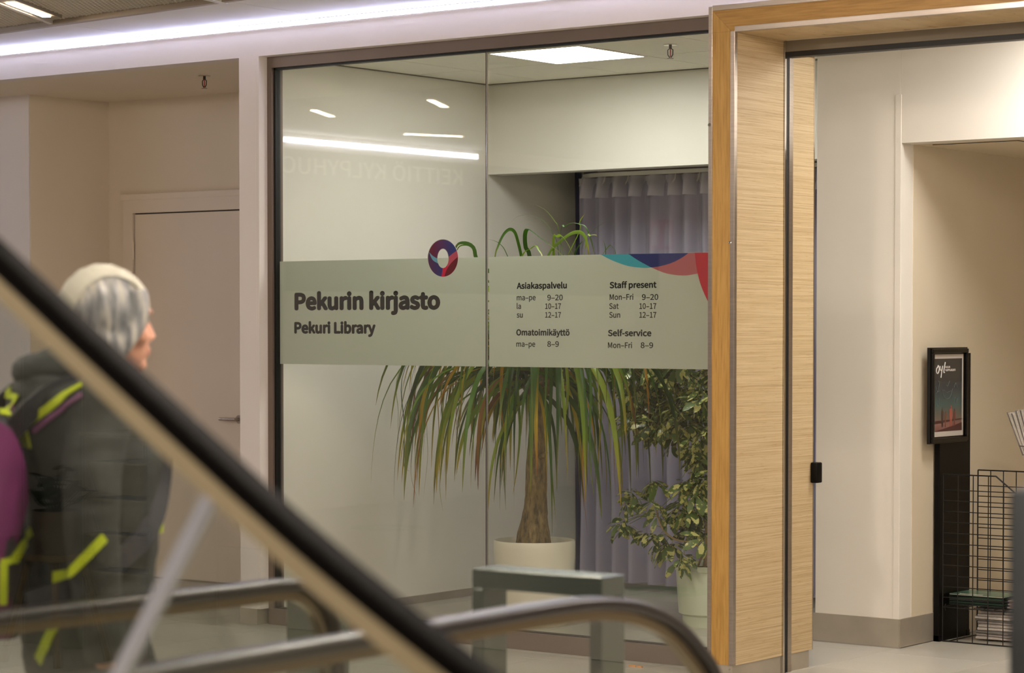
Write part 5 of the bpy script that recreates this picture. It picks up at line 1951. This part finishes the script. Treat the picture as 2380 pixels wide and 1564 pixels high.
mb = MB()
secs = [(-0.265, 0, 0.86, 0.055, 0.11), (-0.285, 0, 0.90, 0.092, 0.145), (-0.295, 0, 1.0, 0.105, 0.155), (-0.300, 0, 1.15, 0.105, 0.155), (-0.292, 0, 1.28, 0.092, 0.14), (-0.275, 0, 1.36, 0.062, 0.11), (-0.262, 0, 1.395, 0.03, 0.07)]
loft(mb, [(a, b_, z - ZP, c, d_) for a, b_, z, c, d_ in secs], 28)
bag_ = mb.build('bag', M_bpk, bp, local=True, smooth=True, angle=80)
for s_ in (-1, 1):
    mb = MB()
    pts2 = [(-0.395, 1.30), (-0.33, 1.375), (-0.262, 1.36), (-0.222, 1.28), (-0.212, 1.18), (-0.25, 1.08), (-0.275, 0.98), (-0.25, 0.88), (-0.33, 0.875), (-0.392, 0.95)]
    loopp = catmull([Vector((x, 0, z)) for x, z in pts2], 3)
    bm_ = mb.bm
    y_ = 0.150 * s_
    ctr = Vector((-0.31, 0, 1.13))
    outer = [bm_.verts.new(Vector((p.x, y_ * (1.0 - 0.32 * ((p.x + 0.31) / 0.09) ** 2 * 0.6), p.z - ZP))) for p in loopp]
    cv = bm_.verts.new(Vector((ctr.x, y_ * 1.14, ctr.z - ZP)))
    ou2 = [bm_.verts.new(v.co + Vector((0, -0.03 * s_, 0))) for v in outer]
    for i in range(len(outer)):
        j = (i + 1) % len(outer)
        bm_.faces.new((outer[i], outer[j], cv))
        bm_.faces.new((outer[i], outer[j], ou2[j], ou2[i]))
    mb.build('side_panel', M_mag, bp, local=True, smooth=True, label='magenta side panel', angle=60)


def web(pts, w=0.016, t=0.004, mat=M_lime, name='strap', y=(0, 1, 0), lab=None):
    path_ = catmull(lp_(pts), 5)
    MB().sweep(path_, [(-t, -w), (t, -w), (t, w), (-t, w)], y).build(name, mat, bp, local=True, label=lab)


for s_ in (-1, 1):
    y1, y2 = 0.12 * s_, 0.17 * s_
    # shoulder straps over the coat
    web([(-0.245, 0.08 * s_, 1.345), (-0.20, 0.115 * s_, 1.405), (-0.13, 0.135 * s_, 1.452), (-0.04, 0.145 * s_, 1.462), (0.04, 0.135 * s_, 1.42), (0.105, 0.125 * s_, 1.33), (0.115, 0.125 * s_, 1.22), (0.05, 0.19 * s_, 1.10), (-0.10, 0.215 * s_, 1.0), (-0.23, 0.16 * s_, 0.95)], 0.026, 0.007, M_bpk, 'shoulder_strap')
    pass
# lime and purple webbing laid over the coat and bag surface on the near side
from mathutils.bvhtree import BVHTree
bpy.context.view_layer.update()
VV, FF = [], []
for o_ in (coat, bag_):
    mw = Matrix.Translation(parent_world(o_.parent)) @ Matrix.Rotation(prz, 4, 'Z')
    n0 = len(VV)
    VV += [mw @ v.co for v in o_.data.vertices]
    FF += [[n0 + k for k in p.vertices] for p in o_.data.polygons]
bvh = BVHTree.FromPolygons(VV, FF)
bpw = Matrix.Translation(parent_world(bp)) @ Matrix.Rotation(prz, 4, 'Z')
bpi = bpw.inverted()


def on_body(u, v, lift=0.006):
    d = ray(u, v).normalized()
    hit = bvh.ray_cast(CAM, d)
    if hit[0] is None:
        near = bvh.find_nearest(PD(u, v, 5.75))
        q = near[0] + near[1] * lift
        return q, near[1]
    n_ = hit[1] if hit[1].dot(d) < 0 else -hit[1]
    return hit[0] + n_ * lift, n_


def lay(name, pts, hw, mat, lab):
    pp = [(p.x, p.y) for p in catmull([(a, c, 0) for a, c in pts], 5)]
    P_, N_ = zip(*[on_body(a, c) for a, c in pp])
    mb = MB()
    rings = []
    for k, p in enumerate(P_):
        d = (P_[min(k + 1, len(P_) - 1)] - P_[max(k - 1, 0)]).normalized()
        n_ = (N_[k] - d * N_[k].dot(d)).normalized()
        s__ = d.cross(n_).normalized() * hw
        rings.append([bpi @ q for q in (p - s__ - n_ * 0.003, p + s__ - n_ * 0.003, p + s__ + n_ * 0.001, p - s__ + n_ * 0.001)])
    mb.rings(rings)
    mb.build(name, mat, bp, local=True, label=lab)


lay('strap', [(66, 984), (95, 962), (130, 935), (160, 915), (192, 897)], 0.0095, M_lime, 'lime green strap edge')
lay('strap', [(80, 1002), (110, 977), (150, 947), (192, 918)], 0.006, M_purp, 'purple strap edge')
lay('strap', [(-12, 952), (15, 962), (42, 984), (58, 1002)], 0.013, M_lime, 'wide lime green strap')
lay('buckle_tab', [(48, 988), (58, 1010), (66, 1038)], 0.021, M_lime, 'lime green tab')
lay('strap', [(28, 906), (13, 925), (6, 948), (6, 966)], 0.008, M_lime, 'lime green loop')
lay('strap', [(33, 935), (33, 978)], 0.008, M_purp, 'purple strap')
lay('badge', [(5, 1097), (21, 1097)], 0.014, M_lime, 'lime green badge')
lay('compression_strap', [(76, 1234), (52, 1265), (30, 1302)], 0.012, M_lime, 'lime green compression strap')
lay('compression_strap', [(32, 1300), (-8, 1310)], 0.008, M_lime, 'lime green compression strap')
lay('compression_strap', [(6, 1312), (5, 1405)], 0.010, M_lime, 'lime green compression strap')
lay('hip_strap', [(141, 1328), (140, 1396)], 0.018, M_lime, 'lime green hip strap')
lay('hip_strap', [(150, 1348), (195, 1300), (241, 1248)], 0.011, M_lime, 'lime green hip strap')
lay('hip_strap', [(132, 1448), (112, 1490), (92, 1534)], 0.014, M_lime, 'hanging lime strap end')

# ================================================================== THINGS BEHIND THE CAMERA MIRRORED IN THE NEAR GLASS
def miry(u, v, Yv):
    p = PY(u, v, Yv)
    p.y = 2 * YE - p.y
    return p


M_grey = plain('shelf_grey', (126, 124, 116), 0.6, var=0.05)
M_bask = plain('pale_basket', (170, 160, 136), 0.8, var=0.2, nscale=40)
YV = 8.2
sx0, sx1 = miry(186, 1000, YV).x, miry(345, 1000, YV).x
sy = miry(250, 1000, YV).y
stop = miry(190, 1003, YV).z
sf = thing('shelf_unit', ((sx0 + sx1) / 2, sy, 0), label='grey shelf unit with pull-out baskets, dimly mirrored in the near escalator glass', cat='shelf unit')
B('side_panel', M_grey, sx0 - 0.42, sx0, sy - 0.02, sy + 0.0, 0, stop + 0.45, sf)
B('side_panel', M_grey, sx1, sx1 + 0.02, sy - 0.45, sy, 0, stop + 0.45, sf)
B('back_panel', M_black, sx0, sx1, sy - 0.46, sy - 0.44, 0, stop + 0.45, sf)
B('shelf', M_bask, sx0, sx1, sy - 0.44, sy, stop - 0.02, stop, sf)
for k, vv in enumerate((1080, 1166, 1248, 1336)):
    zt = miry(250, vv, YV).z
    t = thing('basket', ((sx0 + sx1) / 2 - 0.03, sy - 0.2, zt - 0.15), label=('topmost', 'second', 'third', 'lowest')[k] + ' pale basket in the mirrored shelf unit', cat='basket')
    cx = (sx0 + sx1) / 2 - 0.03
    hw_ = (sx1 - sx0) / 2 - 0.05
    rings = []
    for (s0_, z_) in ((0.80, 0.0), (0.9, 0.09), (0.97, 0.148), (1.05, 0.15), (1.05, 0.16), (0.93, 0.16), (0.76, 0.01)):
        rings.append([Vector((a * hw_ * s0_, c * 0.17 * s0_, z_)) for a, c in ((-1, -1), (1, -1), (1, 1), (-1, 1))])
    MB().rings(rings).build('wall', M_bask, t, local=True)
    MB().ell((0, 0, 0.11), (hw_ * 0.75, 0.13, 0.055), 14, 8).build('contents', M_white, t, local=True, smooth=True)
pq0, pq1 = miry(92, 1280, YV - 0.3), miry(205, 1188, YV - 0.3)
cxp = (pq0.x + pq1.x) / 2
sty = pq0.y + 0.05
stl = thing('plant_stool', (cxp, sty, 0), label='wooden stool with splayed legs under a planter, dimly mirrored in the near glass', cat='stool')
B('seat', M_bark, cxp - 0.13, cxp + 0.13, sty - 0.13, sty + 0.13, pq0.z - 0.03, pq0.z, stl, 0.004)
for a, c in ((-1, -1), (1, -1), (1, 1), (-1, 1)):
    MB().tube([(cxp + a * 0.09, sty + c * 0.09, pq0.z - 0.03), (cxp + a * 0.19, sty + c * 0.16, 0.0)], 0.016, 8).build('leg', M_bark, stl)
pl2 = thing('planter', (cxp, sty, pq0.z), label='box planter with dark leaves on the stool, dimly mirrored in the near glass', cat='plant')
MB().lathe([(0.10, 0), (0.125, pq1.z - pq0.z), (0.115, pq1.z - pq0.z), (0.11, pq1.z - pq0.z - 0.03), (0.0005, pq1.z - pq0.z - 0.03)], (cxp, sty, pq0.z), 28, cap=False).build('pot', plain('brown_pot', (96, 84, 66), 0.6, var=0.05), pl2, smooth=True)
for k in range(46):
    a, e_ = rs.uniform(0, 6.28), rs.uniform(0.2, 1.4)
    rr2 = rs.uniform(0.05, 0.2)
    c = Vector((cxp + rr2 * cos(a) * cos(e_), sty + rr2 * sin(a) * cos(e_), pq1.z + 0.02 + rr2 * sin(e_)))
    mb = MB()
    mb.ell((0, 0, 0), (0.04, 0.03, 0.003), 10, 6, Matrix.Rotation(rs.uniform(-1, 1), 3, 'X') @ Matrix.Rotation(rs.uniform(0, 3), 3, 'Z'))
    mb.tube([(0, 0, 0), Vector((cxp, sty, pq1.z - 0.02)) - c], 0.002, 4)
    for v in mb.bm.verts:
        v.co += c
    mb.build('leaf', plain('rubber_leaf', (40, 56, 36), 0.25, var=0.1) if k == 0 else MATS['rubber_leaf'], pl2, smooth=True)

# floor decals mirrored in the shop window
M_green = plain('decal_green', (66, 140, 70), 0.4, var=0)
for k, (u, v) in enumerate(((905, 1226), (1545, 1375))):
    c = mirz(u, v, 0)
    t = thing('floor_decal', (c.x, c.y, 0.0), label=('round green floor sticker, the far one mirrored in the left pane', 'round green floor sticker, the near one mirrored low in the right pane')[k], cat='floor sticker')
    MB().lathe([(0.0005, 0.0008), (0.30, 0.0008), (0.30, 0.0016), (0.0005, 0.0016)], (c.x, c.y, 0), 48, cap=False).build('disc', M_green, t)
    MB().box(c.x - 0.17, c.x + 0.17, c.y - 0.05, c.y + 0.01, 0.0017, 0.0021).box(c.x - 0.12, c.x + 0.12, c.y + 0.05, c.y + 0.09, 0.0017, 0.0021).build('print', M_w, t)
# fire extinguisher sign hanging from the ceiling, mirrored in the curtain
fs = mirz(1538, 545, 2.35) if False else None
pv = PY(1538, 545, 2 * YG - 2.3)
pv.y = 2.3
fsn = thing('hanging_sign', (pv.x, pv.y, pv.z - 0.12), label='red and white fire extinguisher sign hanging from the hall ceiling, mirrored over the curtain', cat='sign')
nrm = Vector((0.55, 0.83, 0)).normalized()
tx = Vector((nrm.y, -nrm.x, 0))


def fq(a, c, d):
    return Vector((pv.x, pv.y, pv.z)) + tx * a + Vector((0, 0, c)) + nrm * d


MB().prism([fq(-0.10, -0.125, 0), fq(0.10, -0.125, 0), fq(0.10, 0.125, 0), fq(-0.10, 0.125, 0)], nrm * 0.006).build('plate', plain('sign_red', (196, 30, 50), 0.4, var=0), fsn)
MB().prism([fq(0.02, -0.10, 0.0061), fq(0.07, -0.10, 0.0061), fq(0.07, 0.04, 0.0061), fq(0.055, 0.06, 0.0061), (fq(0.055, 0.085, 0.0061)), fq(0.035, 0.085, 0.0061), fq(0.035, 0.06, 0.0061), fq(0.02, 0.04, 0.0061)], nrm * 0.001).build('pictogram', M_w, fsn)
MB().prism([fq(-0.08, -0.09, 0.0061), fq(-0.03, -0.09, 0.0061), fq(-0.04, -0.02, 0.0061), fq(-0.02, 0.03, 0.0061), fq(-0.05, 0.09, 0.0061), fq(-0.08, 0.02, 0.0061)], nrm * 0.001).build('pictogram', M_w, fsn)
MB().tube([fq(0, 0.125, 0.003), Vector((pv.x, pv.y, 3.26))], 0.004, 6).build('rod', M_steel, fsn)
